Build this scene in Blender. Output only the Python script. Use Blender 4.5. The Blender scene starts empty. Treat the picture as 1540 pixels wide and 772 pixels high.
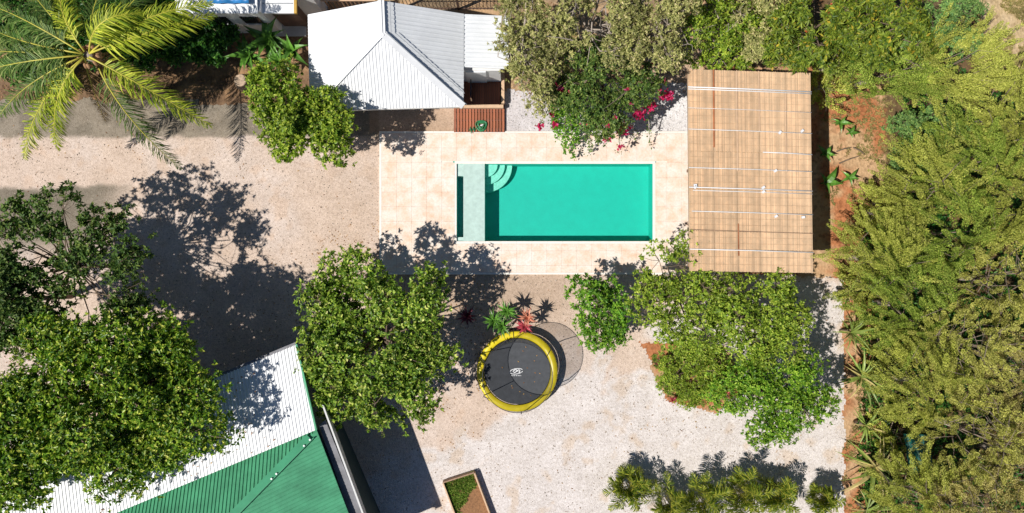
import bpy, bmesh, math, random
import numpy as np
from mathutils import Vector, Matrix, noise as mnoise
sc = bpy.context.scene
COL = sc.collection
R_ = math.radians
rnd = random.Random(7)
# ------------------------------------------------------------------ camera
S = 38.0            # photograph pixels per metre on the ground
H = 1163.0 / S      # camera height
cam_d = bpy.data.cameras.new('camera'); cam = bpy.data.objects.new('camera', cam_d); COL.objects.link(cam)
cam.location = (0, 0, H); cam.rotation_euler = (0, 0, 0)
cam_d.sensor_width = 36; cam_d.lens = 18 * 1163 / 770; cam_d.clip_end = 400; cam_d.clip_start = .5
sc.camera = cam
# ------------------------------------------------------------------ light
EL = 56.5; SDX, SDY = .92, .39                      # shadows fall towards +x +y
w = bpy.data.worlds.new('World'); sc.world = w; w.use_nodes = True
nt = w.node_tree; bg = nt.nodes['Background']
sky = nt.nodes.new('ShaderNodeTexSky'); sky.sky_type = 'NISHITA'; sky.sun_disc = False
sky.ozone_density = 5.0; sky.dust_density = .3; sky.sun_elevation = R_(EL); sky.sun_rotation = math.atan2(-SDX, -SDY)
nt.links.new(sky.outputs[0], bg.inputs[0]); bg.inputs[1].default_value = .05
sd = bpy.data.lights.new('sun', 'SUN'); sd.energy = 4.9; sd.angle = R_(.55); sd.color = (1, .955, .88)
sun = bpy.data.objects.new('sun', sd); COL.objects.link(sun)
dv = Vector((SDX * math.cos(R_(EL)), SDY * math.cos(R_(EL)), -math.sin(R_(EL))))
sun.rotation_euler = dv.to_track_quat('-Z', 'Y').to_euler(); sun.location = (-20, -8, 30)
sc.view_settings.view_transform = 'Standard'; sc.view_settings.look = 'None'
sc.view_settings.exposure = 0.06; sc.view_settings.gamma = 1
try:
    sc.cycles.transparent_max_bounces = 12; sc.cycles.max_bounces = 6
except Exception: pass

# ------------------------------------------------------------------ helpers
def P(px, py, z=0.0):
    k = (1 - z / H) / S
    return Vector(((px - 770) * k, (386 - py) * k, z))
def nz(v):
    n = np.linalg.norm(v, axis=-1, keepdims=True); n[n == 0] = 1
    return v / n
def tag(o, label=None, cat=None, group=None, kind=None):
    if label: o['label'] = label
    if cat: o['category'] = cat
    if group: o['group'] = group
    if kind: o['kind'] = kind
    return o
def empty(name, loc, label, cat, group=None, rz=0):
    o = bpy.data.objects.new(name, None); COL.objects.link(o); o.location = loc; o.rotation_euler = (0, 0, rz)
    o.empty_display_size = .2
    return tag(o, label, cat, group)
def link(name, me, mat=None, parent=None, world=True):
    """one mesh object; geometry given in world coordinates is moved into the parent's frame"""
    o = bpy.data.objects.new(name, me); COL.objects.link(o)
    if mat is not None and len(me.materials) == 0: me.materials.append(mat)
    if parent is not None:
        o.parent = parent
        if world:
            p = parent; m = Matrix.Identity(4)
            while p is not None:
                m = Matrix.LocRotScale(p.location, p.rotation_euler, p.scale) @ m; p = p.parent
            o.matrix_parent_inverse = Matrix.Identity(4)
            loc, rot, scl = m.inverted().decompose()
            o.location = loc; o.rotation_euler = rot.to_euler(); o.scale = scl
    return o
def npmesh(name, V, F, mat=None, parent=None, smooth=False, world=True):
    me = bpy.data.meshes.new(name)
    me.from_pydata([tuple(v) for v in np.asarray(V).tolist()], [], F if isinstance(F, list) else F.tolist())
    if smooth: me.polygons.foreach_set('use_smooth', [True] * len(me.polygons))
    me.update()
    return link(name, me, mat, parent, world)
class MB:
    """collects shapes, links them as ONE mesh object"""
    def __init__(s): s.V = []; s.F = []
    def add(s, V, F):
        b = len(s.V); s.V += [tuple(v) for v in V]; s.F += [tuple(i + b for i in f) for f in F]; return s
    def box(s, c, d, rz=0.0, taper=1.0):
        cx, cy, cz = c; x, y, z = d[0] / 2, d[1] / 2, d[2] / 2; ca, sa = math.cos(rz), math.sin(rz); V = []
        for sz in (-1, 1):
            t = 1 if sz < 0 else taper
            for sx, sy in ((-1, -1), (1, -1), (1, 1), (-1, 1)):
                a, b = sx * x * t, sy * y * t
                V.append((cx + a * ca - b * sa, cy + a * sa + b * ca, cz + sz * z))
        return s.add(V, [(3, 2, 1, 0), (4, 5, 6, 7), (0, 1, 5, 4), (1, 2, 6, 5), (2, 3, 7, 6), (3, 0, 4, 7)])
    def bar(s, a, b, wd, ht, up=(0, 0, 1)):
        a = Vector(a); b = Vector(b); d = (b - a).normalized(); up = Vector(up); sd_ = d.cross(up)
        if sd_.length < 1e-4: sd_ = d.cross(Vector((1, 0, 0)))
        sd_.normalize(); u = sd_.cross(d).normalized(); V = []
        for p in (a, b):
            for i, j in ((-1, -1), (1, -1), (1, 1), (-1, 1)): V.append(p + sd_ * (i * wd / 2) + u * (j * ht / 2))
        return s.add(V, [(3, 2, 1, 0), (4, 5, 6, 7), (0, 1, 5, 4), (1, 2, 6, 5), (2, 3, 7, 6), (3, 0, 4, 7)])
    def tube(s, pts, rad, n=6, cap=True):
        pts = [Vector(p) for p in pts]
        if not isinstance(rad, (list, tuple)): rad = [rad] * len(pts)
        V = []; F = []; prev = None
        for i, p in enumerate(pts):
            d = (pts[min(i + 1, len(pts) - 1)] - pts[max(i - 1, 0)])
            if d.length < 1e-6: d = Vector((0, 0, 1))
            d.normalize()
            if prev is None:
                a = d.orthogonal().normalized()
            else:
                a = (prev - d * prev.dot(d))
                a = a.normalized() if a.length > 1e-5 else d.orthogonal().normalized()
            prev = a; b = d.cross(a)
            for k in range(n):
                t = 2 * math.pi * k / n; V.append(p + (a * math.cos(t) + b * math.sin(t)) * rad[i])
        for i in range(len(pts) - 1):
            for k in range(n):
                k2 = (k + 1) % n; F.append((i * n + k, i * n + k2, (i + 1) * n + k2, (i + 1) * n + k))
        if cap: F.append(tuple(range(n - 1, -1, -1))); F.append(tuple((len(pts) - 1) * n + k for k in range(n)))
        return s.add(V, F)
    def prism(s, poly, z0, z1):
        n = len(poly); V = [(p[0], p[1], z0) for p in poly] + [(p[0], p[1], z1) for p in poly]
        a = sum(poly[i][0] * poly[(i + 1) % n][1] - poly[(i + 1) % n][0] * poly[i][1] for i in range(n))
        F = [tuple(range(n - 1, -1, -1)), tuple(range(n, 2 * n))] + [(i, (i + 1) % n, n + (i + 1) % n, n + i) for i in range(n)]
        if a < 0: F = [f[::-1] for f in F]
        return s.add(V, F)
    def slab(s, poly3, th):
        """a thick sheet: polygon in space (seen from above counter-clockwise or not) pushed down by th"""
        n = len(poly3); V = [Vector(p) for p in poly3] + [Vector(p) - Vector((0, 0, th)) for p in poly3]
        a = sum(V[i].x * V[(i + 1) % n].y - V[(i + 1) % n].x * V[i].y for i in range(n))
        F = [tuple(range(n)), tuple(range(2 * n - 1, n - 1, -1))] + [((i + 1) % n, i, n + i, n + (i + 1) % n) for i in range(n)]
        if a < 0: F = [f[::-1] for f in F]
        return s.add(V, F)
    def build(s, name, mat, parent=None, smooth=False, world=True):
        return npmesh(name, np.array([tuple(v) for v in s.V]), s.F, mat, parent, smooth, world)

# ------------------------------------------------------------------ materials
def new_mat(name):
    m = bpy.data.materials.new(name); m.use_nodes = True
    n = m.node_tree.nodes; b = n['Principled BSDF']; return m, m.node_tree, b
def ramp(nt, fac, stops):
    r = nt.nodes.new('ShaderNodeValToRGB'); els = r.color_ramp.elements
    while len(els) < len(stops): els.new(.5)
    for e, (p, c) in zip(els, stops): e.position = p; e.color = (*c, 1)
    nt.links.new(fac, r.inputs[0]); return r.outputs[0]
def mixc(nt, fac, a, b, mode='MIX'):
    m = nt.nodes.new('ShaderNodeMix'); m.data_type = 'RGBA'; m.blend_type = mode
    if isinstance(fac, (int, float)): m.inputs[0].default_value = fac
    else: nt.links.new(fac, m.inputs[0])
    for i, v in ((6, a), (7, b)):
        if isinstance(v, tuple): m.inputs[i].default_value = (*v, 1)
        else: nt.links.new(v, m.inputs[i])
    return m.outputs[2]
def noise(nt, scale, detail=3, rough=.6, coord='Object', vec=None):
    n = nt.nodes.new('ShaderNodeTexNoise'); n.inputs['Scale'].default_value = scale
    n.inputs['Detail'].default_value = detail; n.inputs['Roughness'].default_value = rough
    if vec is None:
        t = nt.nodes.new('ShaderNodeTexCoord'); vec = t.outputs[coord]
    nt.links.new(vec, n.inputs['Vector']); return n.outputs['Fac']
def bump(nt, b, h, strength=.4, dist=.02):
    bp = nt.nodes.new('ShaderNodeBump'); bp.inputs['Strength'].default_value = strength; bp.inputs['Distance'].default_value = dist
    nt.links.new(h, bp.inputs['Height']); nt.links.new(bp.outputs[0], b.inputs['Normal'])
def rpi(nt):
    return nt.nodes.new('ShaderNodeNewGeometry').outputs['Random Per Island']
def leaf_mat(name, stops, rough=.45, trans=.3, spec=.28, clump=.6, gain=1.75):
    stops = [(p, tuple(min(.75, v * gain) for v in c)) for p, c in stops]
    m, nt, b = new_mat(name)
    c = ramp(nt, rpi(nt), stops)
    n = noise(nt, 1.3, 3)
    v = ramp(nt, n, [(.3, (1 - clump * .6,) * 3), (.7, (1 + clump * .25,) * 3)])
    c = mixc(nt, 1.0, c, v, 'MULTIPLY')
    nt.links.new(c, b.inputs['Base Color']); b.inputs['Roughness'].default_value = rough
    b.inputs['Specular IOR Level'].default_value = spec
    t = nt.nodes.new('ShaderNodeBsdfTranslucent')
    tc = mixc(nt, 1.0, c, (1.1, 1.25, .5), 'MULTIPLY'); nt.links.new(tc, t.inputs[0])
    mx = nt.nodes.new('ShaderNodeMixShader'); mx.inputs[0].default_value = trans
    out = nt.nodes['Material Output']
    nt.links.new(b.outputs[0], mx.inputs[1]); nt.links.new(t.outputs[0], mx.inputs[2]); nt.links.new(mx.outputs[0], out.inputs[0])
    return m
def plain(name, col, rough=.6, var=.15, scale=6, bs=0.0, metal=0, island=0.0, obj_rand=0.0, stretch=None):
    m, nt, b = new_mat(name)
    vec = None
    if stretch:
        t = nt.nodes.new('ShaderNodeTexCoord'); mp = nt.nodes.new('ShaderNodeMapping'); mp.inputs['Scale'].default_value = stretch
        nt.links.new(t.outputs['Object'], mp.inputs[0]); vec = mp.outputs[0]
    n = noise(nt, scale, 5, .65, vec=vec)
    lo = tuple(max(0, x * (1 - var)) for x in col); hi = tuple(min(1, x * (1 + var)) for x in col)
    c = ramp(nt, n, [(.3, lo), (.7, hi)])
    if island:
        c = mixc(nt, 1.0, c, ramp(nt, rpi(nt), [(0, (1 - island,) * 3), (1, (1 + island * .4,) * 3)]), 'MULTIPLY')
    if obj_rand:
        oi = nt.nodes.new('ShaderNodeObjectInfo')
        c = mixc(nt, 1.0, c, ramp(nt, oi.outputs['Random'], [(0, (1 - obj_rand,) * 3), (1, (1 + obj_rand * .4,) * 3)]), 'MULTIPLY')
    nt.links.new(c, b.inputs['Base Color']); b.inputs['Roughness'].default_value = rough; b.inputs['Metallic'].default_value = metal
    if bs: bump(nt, b, n, bs, .02)
    return m
M = {}
def ground_mat(name, grain, amp, strength=.7, sat_noise=None):
    m, nt, b = new_mat(name)
    a = nt.nodes.new('ShaderNodeAttribute'); a.attribute_name = 'Col'
    t = nt.nodes.new('ShaderNodeTexCoord')
    v = nt.nodes.new('ShaderNodeTexVoronoi'); v.inputs['Scale'].default_value = grain; nt.links.new(t.outputs['Object'], v.inputs['Vector'])
    sp = nt.nodes.new('ShaderNodeSeparateColor'); nt.links.new(v.outputs['Color'], sp.inputs[0])
    c = mixc(nt, 1.0, a.outputs['Color'], ramp(nt, sp.outputs[0], [(0, (1 - amp, 1 - amp * 1.08, 1 - amp * 1.15)), (.25, (.97,) * 3), (1, (1.12,) * 3)]), 'MULTIPLY')
    n1 = noise(nt, 1.1, 6, .7)
    c = mixc(nt, 1.0, c, ramp(nt, n1, [(.3, (.86, .84, .82)), (.7, (1.08, 1.08, 1.09))]), 'MULTIPLY')
    n2 = noise(nt, 9, 4, .7)
    c = mixc(nt, 1.0, c, ramp(nt, n2, [(.3, (.85, .83, .8)), (.65, (1.06, 1.06, 1.06))]), 'MULTIPLY')
    nt.links.new(c, b.inputs['Base Color']); b.inputs['Roughness'].default_value = .9; b.inputs['Specular IOR Level'].default_value = .2
    bump(nt, b, v.outputs['Distance'], strength, .03)
    return m
M['gravel'] = ground_mat('gravel', 26, .22, .4)
M['soil'] = ground_mat('soil', 9, .3, .8)
M['white_metal'] = plain('white_painted_metal', (.78, .79, .81), .45, .07, 2.5)
M['white_metal_grey'] = plain('greyish_white_metal', (.74, .76, .785), .5, .06, 1.5)  # slightly greyer tone of the white metal
M['seam'] = plain('dark_seam', (.28, .3, .33), .6, .2)
M['white_wall'] = plain('white_render', (.72, .72, .72), .8, .06, 2)
M['green_metal'] = plain('green_painted_metal', (.075, .33, .175), .6, .24, 1.3, 0, 0)
M['green_metal_light'] = plain('green_ridge_metal', (.06, .33, .17), .5, .15, 2)
M['grey_metal'] = plain('grey_gutter_metal', (.16, .16, .18), .6, .3, 3)
M['pale_trim'] = plain('pale_trim', (.6, .6, .6), .6, .1)
M['deck_wood'] = plain('red_brown_decking', (.36, .115, .055), .6, .25, 5, .2, obj_rand=.3, stretch=(8, 1, 1))
M['pale_wood'] = plain('pale_timber', (.62, .42, .27), .7, .12, 5, .1)
M['dark_wood'] = plain('dark_timber', (.12, .07, .05), .8, .3, 5, .2)
M['brown_wood'] = plain('brown_timber', (.32, .2, .13), .8, .3, 5, .2, obj_rand=.3)
M['reed'] = plain('split_reed', (.74, .545, .36), .75, .12, 3, .1, island=.22, obj_rand=.03)
M['reed_under'] = plain('reed_underlayer', (.52, .34, .2), .9, .2)
M['tube_white'] = plain('white_tube', (.75, .76, .78), .4, .05)
M['stain_wood'] = plain('red_stained_batten', (.42, .15, .06), .8, .3, 3)
M['bark'] = plain('bark', (.16, .115, .08), .9, .35, 8, .5)
M['pale_bark'] = plain('pale_bark', (.36, .30, .25), .9, .3, 8, .4)
M['twig'] = plain('dry_twig', (.46, .40, .34), .9, .25)
M['brown_twig'] = plain('brown_twig', (.22, .17, .13), .9, .3)
M['black_mat'] = plain('black_jump_mat', (.055, .06, .07), .75, .2, 5)
M['black_frame'] = plain('black_steel', (.03, .03, .035), .5, .2)
M['yellow_pad'] = plain('yellow_vinyl', (.72, .58, .02), .35, .14, 4, .3)
M['logo'] = plain('white_print', (.75, .76, .78), .6, .05)
M['glass_dark'] = plain('dark_window_glass', (.015, .017, .02), .12, .3)
M['blue_tarp'] = plain('blue_tarpaulin', (.03, .2, .5), .4, .3, 4, .5)
M['green_tarp'] = plain('dark_green_shade_cloth', (.005, .085, .07), .6, .3, 4, .5)
M['hose'] = plain('green_hose', (.03, .22, .09), .35, .1)
M['ochre'] = plain('ochre_edge', (.5, .3, .05), .6, .15)
M['dark_wall'] = plain('dark_green_wall', (.035, .06, .06), .8, .2)
M['concrete'] = plain('pale_concrete', (.5, .5, .52), .85, .12, 3)
M['stone_rim'] = plain('pale_coping_stone', (.80, .76, .70), .7, .05, 4)
def travertine():
    m, nt, b = new_mat('travertine')
    t = nt.nodes.new('ShaderNodeTexCoord')
    g = nt.nodes.new('ShaderNodeNewGeometry')
    n = noise(nt, 2.2, 7, .68, vec=g.outputs['Position'])
    c = ramp(nt, n, [(.30, (.76, .51, .37)), (.42, (.77, .60, .49)), (.54, (.78, .685, .61)), (.68, (.79, .74, .70))])
    n2 = noise(nt, 14, 5, .7, vec=g.outputs['Position'])
    c = mixc(nt, 1.0, c, ramp(nt, n2, [(.3, (.88, .85, .82)), (.6, (1.03,) * 3)]), 'MULTIPLY')
    oi = nt.nodes.new('ShaderNodeObjectInfo')
    c = mixc(nt, 1.0, c, ramp(nt, oi.outputs['Random'], [(0, (.975, .96, .94)), (.5, (1, .995, .99)), (1, (1.01, 1.01, 1.01))]), 'MULTIPLY')
    nt.links.new(c, b.inputs['Base Color']); b.inputs['Roughness'].default_value = .75
    bump(nt, b, n2, .15, .01); return m
M['travertine'] = travertine()
M['joint'] = plain('mortar_joint', (.76, .68, .61), .9, .1)
M['pool_floor'] = plain('turquoise_pool_plaster', (.002, .47, .375), .6, .05, 2.5, 0)
M['pool_step'] = plain('pale_green_step', (.26, .68, .56), .6, .16, 9)
M['ledge_tile'] = plain('pale_ledge_plaster', (.43, .58, .54), .6, .12, 6, .1)
M['trough'] = plain('trough_plaster', (.002, .24, .22), .6, .1)
def water(name, tint, wave=.35):
    m, nt, b = new_mat(name)
    out = nt.nodes['Material Output']; nt.nodes.remove(b)
    g = nt.nodes.new('ShaderNodeNewGeometry')
    n = noise(nt, 4.5, 3, .5, vec=g.outputs['Position'])
    n3 = noise(nt, 13, 2, .5, vec=g.outputs['Position'])
    ad = nt.nodes.new('ShaderNodeMath'); ad.operation = 'MULTIPLY_ADD'; ad.inputs[1].default_value = .8
    nt.links.new(n3, ad.inputs[0]); nt.links.new(n, ad.inputs[2])
    bp = nt.nodes.new('ShaderNodeBump'); bp.inputs['Strength'].default_value = wave; bp.inputs['Distance'].default_value = .25
    nt.links.new(ad.outputs[0], bp.inputs['Height'])
    tr = nt.nodes.new('ShaderNodeBsdfTransparent'); tr.inputs[0].default_value = (*tint, 1)
    gl = nt.nodes.new('ShaderNodeBsdfGlossy'); gl.inputs['Roughness'].default_value = .07; gl.inputs[0].default_value = (1, 1, 1, 1)
    nt.links.new(bp.outputs[0], gl.inputs['Normal'])
    fr = nt.nodes.new('ShaderNodeFresnel'); fr.inputs[0].default_value = 1.33; nt.links.new(bp.outputs[0], fr.inputs['Normal'])
    mx = nt.nodes.new('ShaderNodeMixShader'); nt.links.new(fr.outputs[0], mx.inputs[0])
    nt.links.new(tr.outputs[0], mx.inputs[1]); nt.links.new(gl.outputs[0], mx.inputs[2]); nt.links.new(mx.outputs[0], out.inputs[0])
    return m
M['water'] = water('pool_water', (.86, .98, .97), .2)
def net_mat():
    m, nt, b = new_mat('black_safety_net'); out = nt.nodes['Material Output']
    b.inputs['Base Color'].default_value = (.02, .02, .022, 1); b.inputs['Roughness'].default_value = .8
    tr = nt.nodes.new('ShaderNodeBsdfTransparent'); mx = nt.nodes.new('ShaderNodeMixShader'); mx.inputs[0].default_value = .40
    nt.links.new(tr.outputs[0], mx.inputs[1]); nt.links.new(b.outputs[0], mx.inputs[2]); nt.links.new(mx.outputs[0], out.inputs[0])
    return m
M['net'] = net_mat()
# leaves
M['lf_citrus'] = leaf_mat('glossy_mid_green_leaf', [(0, (.035, .08, .010)), (.5, (.10, .165, .018)), (.85, (.21, .27, .035)), (1, (.40, .42, .11))], .36, .25, gain=2.05)
M['lf_dense'] = leaf_mat('glossy_deep_green_leaf', [(0, (.02, .06, .008)), (.5, (.08, .15, .012)), (.85, (.19, .25, .025)), (1, (.38, .38, .07))], .32, .25, gain=2.05)
M['lf_sparse'] = leaf_mat('dull_olive_leaf', [(0, (.03, .065, .015)), (.6, (.06, .11, .02)), (1, (.14, .18, .04))], .5, .2)
M['lf_yellow'] = leaf_mat('yellow_green_leaf', [(0, (.05, .10, .010)), (.5, (.14, .215, .018)), (1, (.32, .36, .05))], .42, .3)
M['lf_bright'] = leaf_mat('bright_green_leaf', [(0, (.03, .10, .01)), (.5, (.09, .20, .018)), (1, (.19, .30, .03))], .42, .3)
M['lf_lime'] = leaf_mat('lime_leaf', [(0, (.06, .11, .010)), (.5, (.16, .235, .022)), (1, (.32, .36, .055))], .45, .3)
M['lf_bright2'] = leaf_mat('fresh_green_leaf', [(0, (.035, .10, .008)), (.5, (.11, .22, .015)), (1, (.27, .36, .045))], .42, .3)
M['lf_grey'] = leaf_mat('grey_olive_leaf', [(0, (.12, .13, .04)), (.5, (.23, .235, .08)), (.85, (.35, .33, .13)), (1, (.44, .35, .2))], .55, .25)
M['lf_mango'] = leaf_mat('mango_leaf', [(0, (.05, .11, .015)), (.6, (.21, .28, .03)), (.93, (.33, .40, .05)), (1, (.62, .42, .04))], .42, .3, gain=1.1)
M['lf_olive'] = leaf_mat('olive_feather_leaf', [(0, (.16, .18, .025)), (.5, (.27, .295, .05)), (1, (.41, .395, .10))], .6, .2, .25)
M['lf_feather_green'] = leaf_mat('green_feather_leaf', [(0, (.08, .13, .015)), (.5, (.17, .235, .03)), (1, (.31, .34, .07))], .6, .2, .25)
M['lf_feather_ochre'] = leaf_mat('ochre_feather_leaf', [(0, (.18, .155, .04)), (.5, (.30, .26, .08)), (1, (.46, .38, .16))], .6, .2, .25)
M['lf_dead'] = leaf_mat('dead_frond_leaflet', [(0, (.16, .09, .03)), (1, (.36, .24, .10))], .7, .1, .2, gain=1.0)
M['lf_tan'] = leaf_mat('tan_feather_leaf', [(0, (.17, .17, .03)), (.5, (.30, .295, .06)), (1, (.45, .41, .13))], .6, .2, .25)
M['lf_blue'] = leaf_mat('blue_green_leaf', [(0, (.05, .12, .035)), (.5, (.11, .2, .05)), (1, (.2, .28, .08))], .55, .25)
M['lf_shade'] = leaf_mat('dark_shrub_and_gap_leaf', [(0, (.01, .04, .008)), (.6, (.03, .10, .015)), (1, (.09, .2, .03))], .35, .25)
M['lf_boug'] = leaf_mat('bougainvillea_leaf', [(0, (.03, .07, .015)), (.6, (.08, .13, .025)), (1, (.2, .24, .06))], .45, .25)
M['pink'] = leaf_mat('magenta_bract', [(0, (.45, .01, .07)), (.6, (.68, .02, .14)), (1, (.75, .12, .3))], .5, .3, gain=1.1)
M['red_fl'] = leaf_mat('orange_red_flower', [(0, (.5, .06, .03)), (1, (.65, .2, .1))], .5, .3, gain=1.1)
M['lf_palm'] = leaf_mat('palm_leaflet', [(0, (.06, .11, .01)), (.5, (.23, .27, .02)), (1, (.48, .46, .06))], .5, .25, clump=.3)
M['lf_palm_dark'] = leaf_mat('older_palm_leaflet', [(0, (.025, .055, .012)), (.6, (.07, .11, .025)), (1, (.16, .19, .05))], .5, .2)
M['lf_palm_pale'] = leaf_mat('pale_palm_leaflet', [(0, (.03, .07, .015)), (.6, (.09, .15, .03)), (1, (.26, .30, .10))], .5, .25)
M['rachis'] = plain('yellow_rachis', (.48, .43, .06), .5, .35, 1.5)
M['agave'] = plain('agave_leaf', (.20, .27, .05), .5, .25, 2, obj_rand=.35)
M['agave_dry'] = plain('yellowed_agave_leaf', (.46, .38, .14), .6, .25, 2, obj_rand=.3)
M['cord_red'] = plain('red_cordyline_leaf', (.42, .05, .07), .5, .4, 3, obj_rand=.4)
M['cord_orange'] = plain('orange_pink_cordyline_leaf', (.60, .24, .15), .5, .3, 3, obj_rand=.4)
M['cord_dark'] = plain('maroon_cordyline_leaf', (.16, .02, .035), .5, .4, 3, obj_rand=.4)
M['lf_plain'] = plain('green_strap_leaf', (.10, .24, .03), .4, .3, 3, obj_rand=.4)
M['grass'] = leaf_mat('short_grass', [(0, (.06, .12, .015)), (.6, (.13, .22, .03)), (1, (.28, .28, .07))], .6, .2)

# ------------------------------------------------------------------ ground sheets
def fbm(x, y, s, o=0.0):
    return mnoise.fractal(Vector((x * s + o, y * s - o * 1.7, o)), 1.0, 2.0, 4)
def sstep(a, b, x):
    t = min(1, max(0, (x - a) / (b - a))); return t * t * (3 - 2 * t)
def inpoly(x, y, poly):
    c = False; n = len(poly); j = n - 1
    for i in range(n):
        xi, yi = poly[i]; xj, yj = poly[j]
        if (yi > y) != (yj > y) and x < (xj - xi) * (y - yi) / (yj - yi) + xi: c = not c
        j = i
    return c
def grid_sheet(name, box, res, z, colfn, mat, inside=None, kind='structure', relief=0.0):
    x0, y0, x1, y1 = box   # photograph pixels
    nx = max(2, int((x1 - x0) / res)); ny = max(2, int((y1 - y0) / res))
    V = []; C = []; keep = {}
    F = []
    def vid(i, j):
        k = (i, j)
        if k not in keep:
            px = x0 + (x1 - x0) * i / nx; py = y0 + (y1 - y0) * j / ny
            if inside and res < 10: px += .9 * math.sin(i * 12.9898 + j * 78.233) ; py += .9 * math.sin(i * 39.34 + j * 11.135)
            p = P(px, py, 0); keep[k] = len(V)
            V.append((p.x, p.y, z + (relief * fbm(p.x, p.y, .9) if relief else 0))); c = colfn(px, py); C.extend((c[0], c[1], c[2], 1))
        return keep[k]
    for i in range(nx):
        for j in range(ny):
            px = x0 + (x1 - x0) * (i + .5) / nx; py = y0 + (y1 - y0) * (j + .5) / ny
            if inside and not inside(px, py): continue
            F.append((vid(i, j + 1), vid(i + 1, j + 1), vid(i + 1, j), vid(i, j)))
    me = bpy.data.meshes.new(name); me.from_pydata(V, [], F)
    a = me.color_attributes.new('Col', 'FLOAT_COLOR', 'POINT'); a.data.foreach_set('color', C)
    me.update(); o = link(name, me, mat); o['kind'] = kind; return o
def lerp(a, b, t): return tuple(a[i] + (b[i] - a[i]) * t for i in range(3))
RED = (.42, .17, .075); TAN = (.50, .33, .19); DRY = (.48, .36, .20); BROWN = (.20, .125, .075); LITTER = (.30, .22, .14); SCRUB_SHADE = (.09, .07, .035)
def soil_col(px, py):
    n = fbm(px / 38, py / 38, .55, 3); n2 = fbm(px / 38, py / 38, 2.2, 9)
    c = lerp(RED, TAN, sstep(-.25, .35, n + n2 * .5))
    if px > 1330 or (py < 100 and px > 1060): c = lerp(c, SCRUB_SHADE, .85)  # soil colour darkened so the gaps between shoots read as shade
    if px < 1010 and py < 140: c = lerp(LITTER, TAN, sstep(-.2, .4, n + n2 * .4))
    if px < 470: c = lerp(BROWN, (.36, .22, .12), sstep(.0, .5, n2 + n * .5)); 
    if px > 1470 and py < 125: c = lerp(DRY, (.55, .42, .26), sstep(-.3, .3, n2))
    if 975 < px < 1055 and 60 < py < 140: c = lerp((.42, .30, .21), (.56, .42, .30), sstep(-.3, .3, n2))
    return c
big = grid_sheet('ground', (-1500, -1500, 3040, 2300), 60, -.06, lambda x, y: (.26, .2, .12), M['soil'], lambda x, y: not (0 < x < 1540 and 0 < y < 772))
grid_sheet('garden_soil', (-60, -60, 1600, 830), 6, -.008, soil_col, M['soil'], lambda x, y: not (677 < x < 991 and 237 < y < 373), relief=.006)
def edge(px, py, s=.8, a=8, o=0): return a * fbm(px / 38, py / 38, s, o)
def yard_in(px, py):
    e = edge(px, py, 1.1, 8, 5); e2 = edge(px, py, 4, 3, 2)
    if 680 < px < 988 and 240 < py < 370: return False
    if px < 455: top = 150 + e + (8 if px > 300 else 0)
    elif px < 690: top = 150
    else: top = 230
    if py < top: return False
    if py < 413 and px > 1100: return False
    right = 1268 + e * .8 + e2 if py > 411 + e2 else 1100
    if px > right: return False
    if py > 410 and px > 1200 and py < 417 + e2: return False
    # red soil bed in the white gravel
    if inpoly(px + e + e2, py + e2, [(965, 515), (1090, 520), (1120, 575), (1078, 625), (1040, 612), (1003, 604), (985, 570)]): return False
    return True
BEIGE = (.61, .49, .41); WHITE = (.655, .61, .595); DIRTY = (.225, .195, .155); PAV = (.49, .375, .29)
def yard_col(px, py):
    x, y = px / 38, py / 38
    n = fbm(x, y, .35, 1); n2 = fbm(x, y, 1.4, 4)
    c = lerp(BEIGE, (.63, .53, .47), sstep(-.3, .3, n))
    c = lerp(c, (.59, .43, .32), .5 * sstep(.15, .6, n2 + n * .5))
    f = py + .5 * px - 1008 + n * 45 + n2 * 35
    wt = sstep(-16, 16, f)
    wc = lerp(WHITE, (.60, .49, .40), .75 * sstep(.25, .6, n2 - n * .4))
    c = lerp(c, wc, wt)
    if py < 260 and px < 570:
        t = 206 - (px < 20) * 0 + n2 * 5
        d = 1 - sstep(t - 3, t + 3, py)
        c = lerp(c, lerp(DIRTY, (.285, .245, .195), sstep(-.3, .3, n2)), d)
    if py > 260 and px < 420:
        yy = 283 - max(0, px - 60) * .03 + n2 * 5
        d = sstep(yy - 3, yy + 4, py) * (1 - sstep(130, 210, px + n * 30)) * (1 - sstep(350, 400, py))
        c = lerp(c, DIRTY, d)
    if 555 < px < 700 and 150 < py < 200: c = lerp(c, (.44, .30, .20), .75)
    if px > 380 and px < 571 and 205 < py < 420: c = lerp(c, (.55, .43, .345), sstep(430, 560, px) * .6)
    if 560 < px < 900 and 405 < py < 520:
        c = lerp(c, PAV, (1 - sstep(450, 520, py + n * 20)) * (1 - sstep(830, 890, px)))
    return c
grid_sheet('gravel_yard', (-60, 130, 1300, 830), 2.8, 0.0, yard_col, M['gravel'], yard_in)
def side_in(px, py):
    e2 = edge(px, py, 3, 3, 2); e = edge(px, py, .9, 7, 7)
    if py > 201: return False
    return py > (136 if px < 900 else 126) + e2 + e * .7
grid_sheet('white_gravel_strip', (759, 110, 1040, 203), 3, .004, lambda x, y: lerp((.60, .57, .585), (.70, .69, .70), sstep(860, 960, x)), M['gravel'], side_in)
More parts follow.
